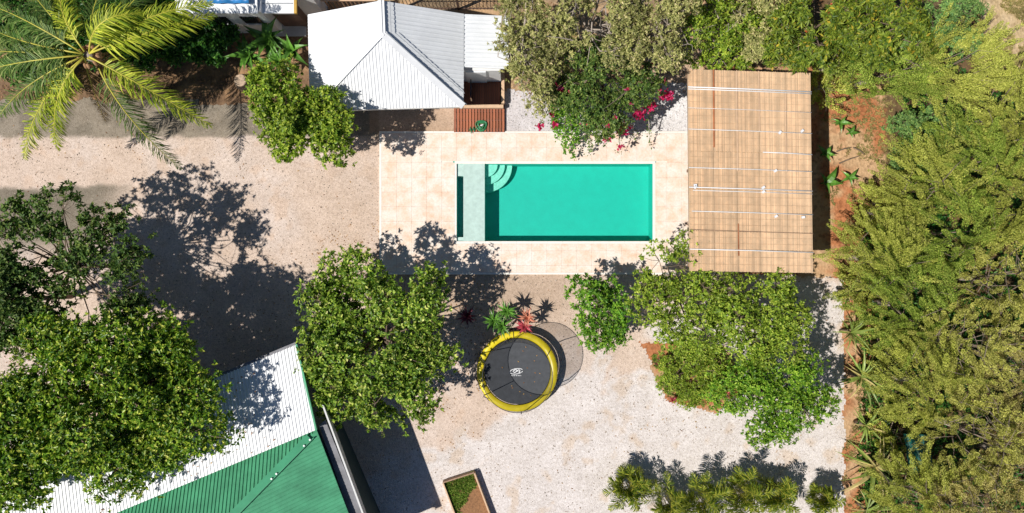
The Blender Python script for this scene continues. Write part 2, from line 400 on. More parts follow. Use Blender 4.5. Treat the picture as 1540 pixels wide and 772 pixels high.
# loose stones that stand proud of the gravel
def stones(name, n, boxpx, smin, smax, mat, seed, test=None):
    g = np.random.default_rng(seed); V = []; F = []; k = 0
    base = np.array([(1, 0, 0), (.3, .95, 0), (-.8, .6, 0), (-.8, -.6, 0), (.3, -.95, 0), (0.1, 0, .7)])
    fs = [(0, 1, 5), (1, 2, 5), (2, 3, 5), (3, 4, 5), (4, 0, 5)]
    while k < n:
        px = g.uniform(boxpx[0], boxpx[2]); py = g.uniform(boxpx[1], boxpx[3])
        if test and not test(px, py): 
            n -= .2; continue
        p = P(px, py, 0); s = g.uniform(smin, smax); a = g.uniform(0, 6.28)
        rot = np.array([[math.cos(a), -math.sin(a), 0], [math.sin(a), math.cos(a), 0], [0, 0, 1]])
        q = (base * g.uniform(.7, 1.2, (6, 1))) @ rot.T * s + np.array([p.x, p.y, 0.0])
        b = len(V); V.extend(q.tolist()); F.extend([tuple(i + b for i in f) for f in fs]); k += 1
    o = npmesh(name, np.array(V), F, mat); return o
M['pebble'] = plain('mixed_pebble', (.40, .33, .27), .85, .1, 3, island=.55)
M['pebble_w'] = plain('white_pebble', (.55, .52, .52), .85, .1, 3, island=.5)
def on_yard(px, py):
    return yard_in(px, py) and not (571 < px < 1100 and 195 < py < 414) and not (460 < px < 760 and py < 200)
tag(stones('pebbles', 5200, (0, 150, 1270, 772), .012, .035, M['pebble'], 3, on_yard), 'loose beige and grey gravel stones strewn across the whole yard', 'gravel', kind='stuff')
tag(stones('gravel', 1300, (762, 138, 1032, 198), .012, .04, M['pebble_w'], 4), 'loose pale stones on the white gravel beside the pool deck', 'gravel', kind='stuff')

# ------------------------------------------------------------------ pool deck and pool
DZ = .09
def X(px): return (px - 770) / S
def Y(py): return (386 - py) / S
PX0, PX1, PY0, PY1 = 687, 981, 247, 363      # whole basin
kd = MB()
for a, b, c, d in ((571, 198, 1100, PY0 - 5.4), (571, PY1 + 5.4, 1100, 413), (571, PY0 - 5.4, PX0 - 5.4, PY1 + 5.4), (PX1 + 5.4, PY0 - 5.4, 1100, PY1 + 5.4)):
    kd.box(((X(a) + X(c)) / 2, (Y(b) + Y(d)) / 2, (DZ - .02) / 2 - .02), (X(c) - X(a), Y(b) - Y(d), DZ - .02 + .04))
deck = kd.build('pool_deck', M['joint']); deck['kind'] = 'structure'
# travertine slabs
ts = 22.5; gap = .003
xs = [574.5]
while xs[-1] < 1100: xs.append(xs[-1] + ts)
ys = [201.0]
while ys[-1] < 409: ys.append(min(ys[-1] + ts * .98, 410.0))
shared = {}
def tile(xa, xb, ya, yb):
    wd, dp = (xb - xa) / S - gap, (yb - ya) / S - gap
    if wd < .06 or dp < .06: return
    key = (round(wd, 3), round(dp, 3))
    if key not in shared:
        m = MB(); b = .003; x, y = wd / 2, dp / 2
        V = [(-x, -y, -.03), (x, -y, -.03), (x, y, -.03), (-x, y, -.03), (-x, -y, -b), (x, -y, -b), (x, y, -b), (-x, y, -b),
             (-x + b, -y + b, 0), (x - b, -y + b, 0), (x - b, y - b, 0), (-x + b, y - b, 0)]
        F = [(8, 9, 10, 11)] + [(i, (i + 1) % 4, 4 + (i + 1) % 4, 4 + i) for i in range(4)] + [(4 + i, 4 + (i + 1) % 4, 8 + (i + 1) % 4, 8 + i) for i in range(4)]
        me = bpy.data.meshes.new('tile'); me.from_pydata(V, [], F); me.materials.append(M['travertine']); shared[key] = me
    o = bpy.data.objects.new('tile', shared[key]); COL.objects.link(o); o.parent = deck
    o.location = ((X(xa) + X(xb)) / 2, (Y(ya) + Y(yb)) / 2, DZ + rnd.uniform(-.0008, .0008))
cx0, cx1, cy0, cy1 = PX0 - 3, PX1 + 4, PY0 - 4, PY1 + 4      # outside of the coping
def clip_tile(xa, xb, ya, yb):
    if xb <= cx0 or xa >= cx1 or yb <= cy0 or ya >= cy1: tile(xa, xb, ya, yb); return
    if ya < cy0: tile(xa, xb, ya, cy0)
    if yb > cy1: tile(xa, xb, cy1, yb)
    y_a, y_b = max(ya, cy0), min(yb, cy1)
    if xa < cx0: tile(xa, cx0, y_a, y_b)
    if xb > cx1: tile(cx1, xb, y_a, y_b)
for i in range(len(xs) - 1):
    for j in range(len(ys) - 1):
        clip_tile(xs[i], xs[i + 1], ys[j], ys[j + 1])
# pale border course round the deck
for a, b, c, d in ((571, 198, 1100, 201), (571, 410, 1100, 413), (571, 201, 574.5, 410)):
    n = max(1, int(max(c - a, d - b) / 40))
    for k in range(n):
        if c - a > d - b: q = (a + (c - a) * k / n, b, a + (c - a) * (k + 1) / n, d)
        else: q = (a, b + (d - b) * k / n, c, b + (d - b) * (k + 1) / n)
        MB().box(((X(q[0]) + X(q[2])) / 2, (Y(q[1]) + Y(q[3])) / 2, DZ - .012), (X(q[2]) - X(q[0]) - .005, Y(q[1]) - Y(q[3]) - .005, .034)).build('border_stone', M['stone_rim'], deck)
# the pool
pool = empty('swimming_pool', (X(855), Y(305), 0), 'rectangular turquoise swimming pool with round corner steps set in the cream stone deck', 'swimming pool')
PD = -.86; WZ = .0
ix0, ix1, iy0, iy1 = X(729), X(981), Y(363), Y(247)
MB().box(((ix0 + ix1) / 2, (iy0 + iy1) / 2, PD - .05), (ix1 - ix0 + .3, iy1 - iy0 + .3, .1)).build('pool_floor', M['pool_floor'], pool)
wl = MB(); th = .14
wl.box((ix1 + th / 2, (iy0 + iy1) / 2, (PD + DZ) / 2 - .02), (th, iy1 - iy0, DZ - PD - .04))
for yy in (iy0 - th / 2, iy1 + th / 2): wl.box(((X(687) + ix1) / 2, yy, (PD + DZ) / 2 - .02), (ix1 - X(687) + 2 * th, th, DZ - PD - .04))
wl.box((X(687) - th / 2, (iy0 + iy1) / 2, (PD + DZ) / 2 - .02), (th, iy1 - iy0, DZ - PD - .04))
wl.build('pool_wall', M['pool_floor'], pool)
# ledge between trough and basin
MB().box(((X(697) + ix0) / 2, (iy0 + iy1) / 2, (PD - .04) / 2 + .05), (ix0 - X(697), iy1 - iy0, .06 - PD)).build('ledge', M['ledge_tile'], pool)
for a, b in ((247, 265), (357, 363)):
    MB().box(((X(687) + X(697)) / 2, (Y(a) + Y(b)) / 2, PD / 2 - .0), (X(697) - X(687), Y(a) - Y(b), .03 - PD)).build('trough_end', M['ledge_tile'], pool)
MB().box(((X(687) + X(697)) / 2, (iy0 + iy1) / 2, -.5), (X(697) - X(687), iy1 - iy0, .06)).build('trough_floor', M['trough'], pool)
MB().box(((X(687) + X(697)) / 2, (Y(265) + Y(357)) / 2, -.06), (X(697) - X(687) - .004, Y(265) - Y(357) - .004, .01)).build('trough_water', M['water'], pool)
# drain cover on the ledge
MB().box((X(708), Y(257), .085 - .053), (.16, .12, .02), .5).build('drain_cover', M['trough'], pool)
# round steps in the corner
def quarter(cx, cy, r, z0, z1, n=18):
    poly = [(cx, cy)] + [(cx + r * math.cos(-math.pi / 2 * k / n), cy + r * math.sin(-math.pi / 2 * k / n)) for k in range(n + 1)]
    return MB().prism(poly, z0, z1)
for r, z in ((19 / S, -.18), (30 / S, -.34), (41 / S, -.50)):
    quarter(ix0 + .002, iy1 - .002, r, PD, z).build('step', M['pool_step'], pool)
# water with ripples
nx, ny = 220, 104; V = []; F = []
for i in range(nx + 1):
    for j in range(ny + 1):
        x = ix0 + .003 + (ix1 - ix0 - .006) * i / nx; y = iy0 + .003 + (iy1 - iy0 - .006) * j / ny
        e = .5; rip = .007 * (1 - sstep(.2, .75, i / nx)) * max(.1, fbm(x, y, .9, 3) + .5)
        V.append((x, y, WZ - .01 + .006 * e * mnoise.noise(Vector((x * 2.6, y * 2.6, 0))) + .003 * e * mnoise.noise(Vector((x * 6, y * 6, 4))) + rip * mnoise.noise(Vector((x * 5.5, y * 5.5, 9)))))
for i in range(nx):
    for j in range(ny):
        a = i * (ny + 1) + j; F.append((a, a + ny + 1, a + ny + 2, a + 1))
npmesh('water', np.array(V), F, M['water'], pool, smooth=True)
# coping
def coping(a, b, c, d):
    L = max(c - a, d - b); n = max(1, round(L / 23))
    for k in range(n):
        if c - a > d - b: q = (a + (c - a) * k / n, b, a + (c - a) * (k + 1) / n, d)
        else: q = (a, b + (d - b) * k / n, c, b + (d - b) * (k + 1) / n)
        MB().box(((X(q[0]) + X(q[2])) / 2, (Y(q[1]) + Y(q[3])) / 2, DZ - .012), (X(q[2]) - X(q[0]) - .004, Y(q[1]) - Y(q[3]) - .004, .036)).build('coping_stone', M['stone_rim'], pool)
coping(PX0 - 3, PY0 - 4, PX1 + 4, PY0); coping(PX0 - 3, PY1, PX1 + 4, PY1 + 4)
coping(PX0 - 3, PY0, PX0, PY1); coping(PX1, PY0, PX1 + 4, PY1)

# ------------------------------------------------------------------ corrugated roofs
def roof_face(mb, poly, along, pitch, rib_w, rib_h, th=.04, off=0.0):
    """poly: flat convex polygon in space; ribs run parallel to `along`"""
    poly = [Vector(p) for p in poly]
    mb.slab(poly, th)
    n = (poly[1] - poly[0]).cross(poly[2] - poly[1]).normalized()
    if n.z < 0: n = -n
    d = Vector(along); d = (d - n * d.dot(n)).normalized(); s = n.cross(d).normalized()
    o = poly[0]; q = [((p - o).dot(d), (p - o).dot(s)) for p in poly]
    lo = min(v for _, v in q); hi = max(v for _, v in q); v = lo + pitch * .5 + off; kk = 0
    while v < hi:
        ts_ = []
        for i in range(len(q)):
            (u0, v0), (u1, v1) = q[i], q[(i + 1) % len(q)]
            if (v0 > v) != (v1 > v): ts_.append(u0 + (u1 - u0) * (v - v0) / (v1 - v0))
        if len(ts_) >= 2:
            a, b = min(ts_), max(ts_)
            if b - a > .05:
                V = []
                rw_, rib_w = rib_w, rib_w * (1.7 if kk % 7 == 3 else 1)
                for u in (a, b):
                    for dv_, hh in ((-rib_w / 2, 0), (-rib_w / 4, rib_h), (rib_w / 4, rib_h), (rib_w / 2, 0)):
                        V.append(o + d * u + s * (v + dv_) + n * (hh if hh else -.002))
                rib_w = rw_
                mb.add(V, [(0, 1, 5, 4), (1, 2, 6, 5), (2, 3, 7, 6), (0, 3, 2, 1), (4, 5, 6, 7)])
        v += pitch; kk += 1
    return mb
# white hip-roofed house
EZ, RZ = 2.6, 4.06
house = empty('white_house', P(580, 110, 0) , 'small white house with a hipped corrugated roof between the leafy tree and the pool terrace', 'house')
A = P(463, 22, EZ); B = P(466, 167, EZ); C_ = P(697, 160, EZ); AP = P(575, 50, RZ); RB = P(573, 1, RZ); D_ = P(700, 10, EZ + .15)
C_ = Vector((C_.x, C_.y, EZ))
f1 = roof_face(MB(), [A, B, AP, RB], (B - A).cross(Vector((0, 0, 1))), .112, .05, .014)
f1.build('roof_slope', M['white_metal'], house)
roof_face(MB(), [B, C_, AP], (0, -1, 0), .118, .05, .022).build('roof_slope', M['white_metal'], house)
D_ = Vector((C_.x + .02, RB.y, EZ))
f3 = roof_face(MB(), [C_, D_, RB, AP], (1, 0, 0), .15, .05, .022); f3.build('roof_slope', M['white_metal_grey'], house)
# lower lean-to roof
E1 = Vector((C_.x + .02, D_.y, EZ - .03)); E2 = P(765, 19, EZ - .25); E3 = P(765, 105, EZ - .25); E4 = P(752, 105, EZ - .24); 
E2.y = min(E2.y, D_.y)
LT0 = Vector((C_.x + .02, P(0, 101, EZ - .03).y, EZ - .03))
roof_face(MB(), [LT0, Vector((E3.x, LT0.y - .02, E3.z)), E2, E1], (1, 0, 0), .15, .05, .022).build('lean_to_roof', M['white_metal_grey'], house)
# ridge and hip caps
for a, b, wdt in ((AP, RB, .22), (AP, B, .2), (AP, C_, .26)):
    MB().bar(a + Vector((0, 0, .03)), b + Vector((0, 0, .03)), wdt, .022).build('ridge_cap', M['white_metal'], house)
sm = MB(); off = Vector((.30, 0, -.06)); 
sm.bar(AP + off + Vector((0, 0, .03)), RB + off + Vector((0, 0, .03)), .02, .014)
sm.bar(AP + Vector((.0, 0, .04)) + Vector((.13, 0, .02)), C_ + Vector((.12, .05, .05)), .018, .014)
sm.bar(AP + Vector((.42, .05, -.1)), C_ + Vector((.05, .45, .07)), .018, .014)
sm.bar(AP + Vector((.02, 0, .05)), RB + Vector((.02, 0, .05)), .022, .012)
sm.build('ridge_seam', M['seam'], house)
# fascia, walls
fa = MB()
for a, b in ((A, B), (B, C_)): fa.bar(a + Vector((0, 0, -.11)), b + Vector((0, 0, -.11)), .03, .13)
fa.build('fascia', M['white_wall'], house)
wx0, wx1 = A.x + .3, C_.x - .3; wy0, wy1 = B.y + .58, A.y - .3
MB().box(((wx0 + wx1) / 2, (wy0 + wy1) / 2, 1.2), (wx1 - wx0, wy1 - wy0, 2.4)).build('wall', M['white_wall'], house)
lx0, lx1 = wx1, P(752, 100, EZ).x; ly0 = Y(122) * .985
MB().box(((lx0 + lx1) / 2 + .003, (ly0 + wy1) / 2, 1.06), (lx1 - lx0, wy1 - ly0, 2.12)).build('side_room_wall', M['white_wall'], house)
MB().box(((lx0 + lx1) / 2 - .1, ly0 - .02, 1.05), (.75, .05, 2.0)).build('door', M['white_metal_grey'], house)
MB().box((lx0 + .5, (ly0 + wy0) / 2, .9), (.0 + .04, .7, 1.0)).build('window', M['glass_dark'], house)

# raised dark terrace + lower step deck
terr = empty('raised_terrace', P(725, 140, 0), 'shaded dark brown plank terrace with pale edge beams under the house roof notch', 'terrace')
tz = .36; ta, tb = P(697, 157, tz), P(752, 121, tz)
n = 16
for k in range(n):
    x = ta.x + (tb.x - ta.x) * (k + .5) / n
    MB().box((0, 0, 0), ((tb.x - ta.x) / n - .012, tb.y - ta.y, .035)).build('plank', M['deck_wood'], terr, world=False).location = (x - terr.location.x, (ta.y + tb.y) / 2 - terr.location.y, tz - .018)
MB().box(((ta.x + tb.x) / 2, (ta.y + tb.y) / 2, .15), (tb.x - ta.x, tb.y - ta.y, .3)).build('base', M['dark_wood'], terr)
pa, pb = P(684, 162, tz), P(757, 157, tz)
MB().box(((pa.x + pb.x) / 2, (pa.y + pb.y) / 2 - .02, tz / 2 + .02), (pb.x - pa.x, .13, tz + .04)).build('edge_beam', M['pale_wood'], terr)
pc = P(755, 132, tz)
MB().box((pc.x + .03, (ta.y + tb.y) / 2 + .25, tz / 2 + .03), (.12, tb.y - ta.y + .45, tz + .06)).build('side_beam', M['pale_wood'], terr)
step = empty('slatted_step', P(720, 180, 0), 'sunlit red brown slatted timber step between the terrace and the pool deck', 'decking')
sa, sb = P(682, 199, .16), P(759, 163, .16); n = 17
for k in range(n):
    x = sa.x + (sb.x - sa.x) * (k + .5) / n
    MB().box((0, 0, 0), (.082, sb.y - sa.y, .03)).build('plank', M['deck_wood'], step, world=False).location = (x - step.location.x, (sa.y + sb.y) / 2 - step.location.y, .145)
for yy in (sa.y + .12, (sa.y + sb.y) / 2, sb.y - .12):
    MB().box(((sa.x + sb.x) / 2, yy, .065), (sb.x - sa.x - .02, .06, .13)).build('joist', M['dark_wood'], step)
# hose
hp = []
hc = P(724, 189, .2)
for k in range(160):
    t = k / 159; a = t * 5 * 2 * math.pi; r = .16 + .06 * math.sin(a * .37) + .02 * math.sin(a * 3)
    hp.append((hc.x + r * math.cos(a), hc.y + r * math.sin(a) * .95, .185 + .05 * t))
for k in range(14): hp.append((hc.x + .2 - .04 * k - .16, hc.y - .05 - .012 * k * (k % 3), .2))
hz = empty('garden_hose', (hc.x, hc.y, .16), 'coiled green garden hose lying on the slatted timber step', 'hose')
MB().tube(hp, .017, 6).build('hose_coil', M['hose'], hz, smooth=True)
MB().tube([(hc.x - .03, hc.y, .19), (hc.x + .08, hc.y + .03, .25)], [.035, .02], 8).build('nozzle', M['tube_white'], hz, smooth=True)

# ------------------------------------------------------------------ reed roofed shelter
PZ = 3.18
sh = empty('reed_shelter', P(1100, 260, 0), 'large open shelter roofed with tan reed mats held down by white tubes', 'shelter')
q00, q10, q11, q01 = P(1034, 104, PZ), P(1219, 110, PZ), P(1223, 411, PZ), P(1037, 408, PZ)
def Q(u, v, dz=0): 
    p = q00 * (1 - u) * (1 - v) + q10 * u * (1 - v) + q11 * u * v + q01 * (1 - u) * v
    return Vector((p.x, p.y, PZ + dz))
us = [0, .205, .395, .58, .80, 1.0]
vs = [0, .095, .195, .30, .405, .49, .59, .705, .80, .89, 1.0]
g = random.Random(5)
for i in range(5):
    for j in range(10):
        m = MB(); nr = 34; u0, u1 = us[i] + .0015, us[i + 1] - .0015; v0, v1 = vs[j] + .0008, vs[j + 1] - .0008
        lift = g.uniform(-.006, .008)
        for k in range(nr):
            ua = u0 + (u1 - u0) * k / nr; ub = u0 + (u1 - u0) * (k + .93) / nr; zt = .02 + lift + g.uniform(0, .012)
            va = v0 + g.uniform(-.0012, .0015); vb = v1 + g.uniform(-.0015, .0012); um = (ua + ub) / 2
            m.add([Q(ua, va, lift), Q(um, va, zt), Q(ub, va, lift), Q(ua, vb, lift), Q(um, vb, zt), Q(ub, vb, lift)], [(0, 3, 4, 1), (1, 4, 5, 2)])
        m.build('reed_mat', M['reed'], sh)
# weaving strings across the reeds
ws = MB()
for j in range(10):
    for k in range(1, 3):
        v = vs[j] + (vs[j + 1] - vs[j]) * k / 3
        ws.bar(Q(.004, v, .034), Q(.996, v, .034), .007, .004)
ws.build('mat_stitching', M['reed_under'], sh)
MB().slab([Q(.003, .003, -.02), Q(.997, .003, -.02), Q(.997, .997, -.02), Q(.003, .997, -.02)], .025).build('light_block_sheet', M['reed_under'], sh)  # unseen sheet added below the mats to block light
for u in (.012, .205, .395, .58, .80, .988):
    MB().bar(Q(u, .003, -.11), Q(u, .997, -.11), .07, .12).build('rafter', M['brown_wood'], sh)
for v in (.03, .5, .97): MB().bar(Q(.0, v, -.24), Q(1, v, -.24), .1, .14).build('beam', M['brown_wood'], sh)
for u in (.22, .94):
    for v in (.1, .5, .9):
        p = Q(u, v); MB().tube([(p.x, p.y, 0), (p.x, p.y, PZ - .3)], .06, 10).build('post', M['brown_wood'], sh)
tubes = [(.092, 0, 1, .03), (.102, 0, 1, .022), (.195, 0, 1, .010), (.30, 0, 1, .016), (.405, .60, 1, .022), (.49, 0, 1, .016), (.587, 0, 1, .022), (.602, .03, 1, .014), (.705, .02, 1, .017), (.893, 0, 1, .022)]
for v, ua, ub, r in tubes:
    a, b = Q(ua, v - .002, .055), Q(ub, v + .004, .055)
    MB().tube([a, (a + b) / 2 + Vector((0, .01, 0)), b], r * .8, 6).build('tube', M['tube_white'], sh, smooth=True)
for u, v in ((.74, .303), (.92, .292), (.70, .494), (.60, .578), (.60, .60), (.05, .575), (.70, .72), (.92, .722), (.05, .585)):
    p = Q(u, v, .06); MB().box(p, (.11, .08, .07), g.uniform(0, 1)).build('clamp', M['tube_white'], sh)
MB().bar(Q(.208, 0, .045), Q(.205, .385, .045), .045, .03).build('batten', M['stain_wood'], sh)
for u, va, vb in ((.395, 0, .5), (.575, 0, .3), (.79, .1, .5)):
    MB().bar(Q(u, va, .04), Q(u, vb, .04), .035, .015).build('batten', M['pale_wood'], sh)
MB().bar(Q(.395, .76, .04), Q(.398, .92, .04), .03, .012).build('batten', M['stain_wood'], sh)
MB().bar(Q(.0, .795, .045), Q(1, .803, .045), .02, .02).build('batten', M['brown_wood'], sh)

# ------------------------------------------------------------------ big building at the lower left
bigb = empty('farm_building', P(350, 720, 0), 'large building with white corrugated sheeting beside a green hipped metal roof', 'building')
gz = 3.3
c0 = P(477, 645, gz); c1 = P(150, 781, gz); 
bd = (c1 - c0).normalized()                 # along the seam, towards lower left
w_a = P(445, 518, 3.05); w_b = w_a + bd * ((c1 - c0).length + 9) + Vector((0, 0, 0))
w_b = Vector((w_b.x, w_b.y, 3.05))
c1x = c0 + bd * ((c1 - c0).length + 9)
rib_dir = P(456, 560, 3) - P(447, 520, 3)
s0 = Vector((c0.x, c0.y, 3.52)); s1 = Vector((c1x.x, c1x.y, 3.52))
roof_face(MB(), [w_a, w_b, s1, s0], P(462, 644, 3.4) - P(440, 520, 3.05), .125, .035, .024, .05).build('white_roof', M['white_metal'], bigb)
MB().bar(w_a + Vector((0, .03, -.04)), w_b + Vector((0, .03, -.04)), .1, .1).build('gutter', M['grey_metal'], bigb)
MB().bar(w_a + Vector((.02, 0, -.03)), s0 + Vector((.02, 0, -.03)), .06, .12).build('barge_board', M['green_metal'], bigb)
# green roof: left slope and right slope meet in a hip
hip0 = P(452, 657, gz + .22); hipE = P(290, 835, gz + 1.55); rE = P(552, 845, gz)
gl = [Vector((c0.x - .02, c0.y - .03, gz + .02)), Vector((hip0.x, hip0.y, gz + .2)), hipE, Vector((c1x.x, c1x.y - .03, gz + .02))]
# make the left slope flat: fit through eave line and hip end
n_l = (gl[3] - gl[0]).cross(hipE - gl[0]).normalized()
def on_plane(p, o, n): return Vector((p.x, p.y, o.z - (n.x * (p.x - o.x) + n.y * (p.y - o.y)) / n.z))
roof_face(MB(), [gl[0], hipE, Vector((-22, hipE.y - .2, 0)) if False else on_plane(Vector((gl[3].x - .5, hipE.y, 0)), gl[0], n_l), gl[3]], P(462, 644, 3.4) - P(440, 520, 3.05), .14, .05, .03, .05).build('green_roof_slope', M['green_metal'], bigb)
gr0 = Vector((gl[0].x + .0, gl[0].y, gz + .02))
n_r = (rE - gr0).cross(hipE - gr0).normalized()
roof_face(MB(), [gr0, hipE, rE], bd, .13, .035, .014, .05).build('green_roof_slope', M['green_metal'], bigb)
hh = gr0.lerp(hipE, .06)
MB().bar(hh + Vector((0, 0, .05)), hipE + Vector((0, 0, .05)), .26, .05).build('hip_cap', M['green_metal_light'], bigb)
MB().bar(hh + Vector((.16, -.02, .03)), hipE + Vector((.16, -.02, .03)), .03, .06).build('hip_cap_edge', M['green_metal'], bigb)
for t in (.08, .13, .36, .4):
    p = gr0.lerp(hipE, t); MB().tube([p + Vector((.12, 0, .06)), p + Vector((.12, 0, .1))], .035, 6).build('screw_cap', M['tube_white'], bigb)
# grey side gutter and parapet
g0 = P(480, 640, 3.05); g1 = P(522, 775, 3.05); g2 = P(546, 775, 3.05); g3 = P(489, 632, 3.05)
dd = (g2 - g3).normalized()
MB().slab([g0, g1 + dd * 1.6, g2 + dd * 1.6, g3], .08).build('side_gutter', M['grey_metal'], bigb)
MB().bar(P(487, 608, 2.98), g2 + dd * 1.6 + Vector((0, 0, -.07)), .06, .34).build('parapet', M['pale_trim'], bigb)
wl2 = MB()
iw = [w_a + Vector((-.5, -.4, 0)), s0 + Vector((-.15, .2, 0)), g2 + dd * 1.6 + Vector((-.25, 0, 0)), Vector((-22, -14.5, 0)), Vector((-22, -10.6, 0))]
wl2.prism([(p.x, p.y) for p in iw], 0, 2.968); wl2.build('wall', M['dark_wall'], bigb)

# ------------------------------------------------------------------ trampoline
tb_z = .66; tc = P(778, 559, tb_z)
tr = empty('trampoline', (tc.x, tc.y, 0), 'round trampoline with yellow padding and black safety net on the gravel', 'trampoline')
R0, R1 = 61 * (1 - tb_z / H) / S, 50 * (1 - tb_z / H) / S
def ring(r0, r1, z0, z1, zc, n=72, wob=0.0):
    V = []; F = []
    prof = [(r1, z0), (r1 + (r0 - r1) * .12, z1), ((r0 + r1) / 2, zc), (r0 - (r0 - r1) * .12, z1), (r0, z0)]
    for k in range(n):
        a = 2 * math.pi * k / n; wz = wob * mnoise.noise(Vector((math.cos(a) * 4, math.sin(a) * 4, 1)))
        for r, z in prof: V.append((tc.x + r * math.cos(a), tc.y + r * math.sin(a), z + wz))
    for k in range(n):
        for j in range(4):
            a = k * 5 + j; b = ((k + 1) % n) * 5 + j; F.append((a, b, b + 1, a + 1))
        F.append((k * 5 + 4, ((k + 1) % n) * 5 + 4, ((k + 1) % n) * 5, k * 5))
    return V, F
V, F = ring(R0, R1, tb_z - .05, tb_z - .01, tb_z + .01, 72, .02); MB().add(V, F).build('safety_pad', M['yellow_pad'], tr, smooth=True)
def disc(r, z, n=64, cx=None, cy=None):
    cx = tc.x if cx is None else cx; cy = tc.y if cy is None else cy
    return MB().prism([(cx + r * math.cos(2 * math.pi * k / n), cy + r * math.sin(2 * math.pi * k / n)) for k in range(n)], z - .012, z)
disc(R1 - .015, tb_z - .045).build('jump_mat', M['black_mat'], tr)
fr = MB(); fr.tube([(tc.x + (R0 - .05) * math.cos(2 * math.pi * k / 40), tc.y + (R0 - .05) * math.sin(2 * math.pi * k / 40), tb_z - .09) for k in range(41)], .03, 6, False)
fr.build('frame', M['black_frame'], tr, smooth=True)
# skirt below the bed
V = []; F = []
for k in range(48):
    a = 2 * math.pi * k / 48
    V += [(tc.x + (R0 - .03) * math.cos(a), tc.y + (R0 - .03) * math.sin(a), tb_z - .06), (tc.x + (R0 - .03) * math.cos(a), tc.y + (R0 - .03) * math.sin(a), tb_z - .2)]
    F.append((2 * k, 2 * k + 1, (2 * k + 3) % 96, (2 * k + 2) % 96))
MB().add(V, F).build('skirt', M['black_frame'], tr)
NT = 2.15; NR = R1 + .01
for k in range(3):
    a = 2 * math.pi * (k + .32) / 3 + .9; pts = []
    for t, z in ((-.32, tb_z - .1), (-.3, .03), (.3, .03), (.32, tb_z - .1)):
        pts.append((tc.x + (R0 - .02 + (.12 if z < .1 else 0)) * math.cos(a + t), tc.y + (R0 - .02 + (.12 if z < .1 else 0)) * math.sin(a + t), z))
    MB().tube(pts, .022, 6).build('leg', M['black_frame'], tr, smooth=True)
for k in range(6):
    a = 2 * math.pi * k / 6 + .62
    p0 = (tc.x + (R0 + .01) * math.cos(a), tc.y + (R0 + .01) * math.sin(a)); p1 = (tc.x + (NR + .02) * math.cos(a), tc.y + (NR + .02) * math.sin(a))
    MB().tube([(*p0, .3), (*p0, 1.0), (*p1, NT)], [.02, .018, .014], 6).build('pole', M['black_frame'], tr, smooth=True)
MB().tube([(tc.x + NR * math.cos(2 * math.pi * k / 48), tc.y + NR * math.sin(2 * math.pi * k / 48), NT + .01 * math.sin(k * .8)) for k in range(49)], .012, 6, False).build('top_ring', M['black_frame'], tr, smooth=True)
V = []; F = []
for k in range(48):
    a = 2 * math.pi * k / 48
    for z in (tb_z - .03, 1.4, NT): V.append((tc.x + (NR - .01) * math.cos(a), tc.y + (NR - .01) * math.sin(a), z))
    for j in range(2): F.append((3 * k + j, 3 * k + j + 1, (3 * (k + 1) + j + 1) % 144, (3 * (k + 1) + j) % 144))
MB().add(V, F).build('safety_net', M['net'], tr)
# white printed emblem: an oval swoosh with a looping stroke, and a short word line below
lg = MB(); lz = tb_z - .038; lc = P(776.5, 560, tb_z)
def stroke(pts, wd):
    for a, b in zip(pts[:-1], pts[1:]):
        a = Vector((lc.x + a[0], lc.y + a[1], lz)); b = Vector((lc.x + b[0], lc.y + b[1], lz)); lg.bar(a, b, wd, .004)
def emb(nm):
    global lg
    lg.build(nm, M['logo'], tr); lg = MB()
stroke([(.25 * math.cos(t) * 1.0, .105 * math.sin(t) + .03 + .03 * math.cos(t)) for t in [k * .26 + .35 for k in range(23)]], .022)
emb('emblem_oval')
stroke([(-.13, .02), (-.05, .10), (.03, .08), (-.02, .0), (-.1, -.02)], .03)
emb('emblem_stroke')
stroke([(.02, .02), (.1, .1), (.15, .05), (.08, -.01), (.19, -.02)], .03)
emb('emblem_stroke')
for k in range(9): stroke([(-.2 + .045 * k, -.12), (-.2 + .045 * k, -.155)] if k % 2 else [(-.2 + .045 * k, -.125), (-.17 + .045 * k, -.15)], .017)
lg.build('emblem_word', M['logo'], tr)['kind'] = 'stuff'

# ------------------------------------------------------------------ planter box
pl = empty('planter_box', P(697, 760, 0), 'timber edged planter box of grass and brown soil on the pale gravel', 'planter')
a0 = P(666, 726, .3); a1 = P(713, 711, .3); dn = (P(690, 790, .3) - P(666, 726, .3)).normalized(); Lp = 2.6
def brd(a, b, h=.32): return MB().bar(Vector((a.x, a.y, h / 2)), Vector((b.x, b.y, h / 2)), .05, h)
brd(a0, a1).build('board', M['brown_wood'], pl); brd(a0 + dn * .03, a0 + dn * Lp).build('board', M['pale_wood'], pl); brd(a1 + dn * .03, a1 + dn * Lp).build('board', M['pale_wood'], pl); brd(a0 + dn * Lp, a1 + dn * Lp).build('board', M['brown_wood'], pl)
M['planter_soil'] = plain('planter_soil', (.26, .13, .06), .95, .35, 14, .6)
MB().prism([((a0 + (a1 - a0) * s + dn * t).x, (a0 + (a1 - a0) * s + dn * t).y) for s, t in ((.03, .04), (.97, .04), (.97, Lp - .05), (.03, Lp - .05))], .0, .16).build('soil', M['planter_soil'], pl)

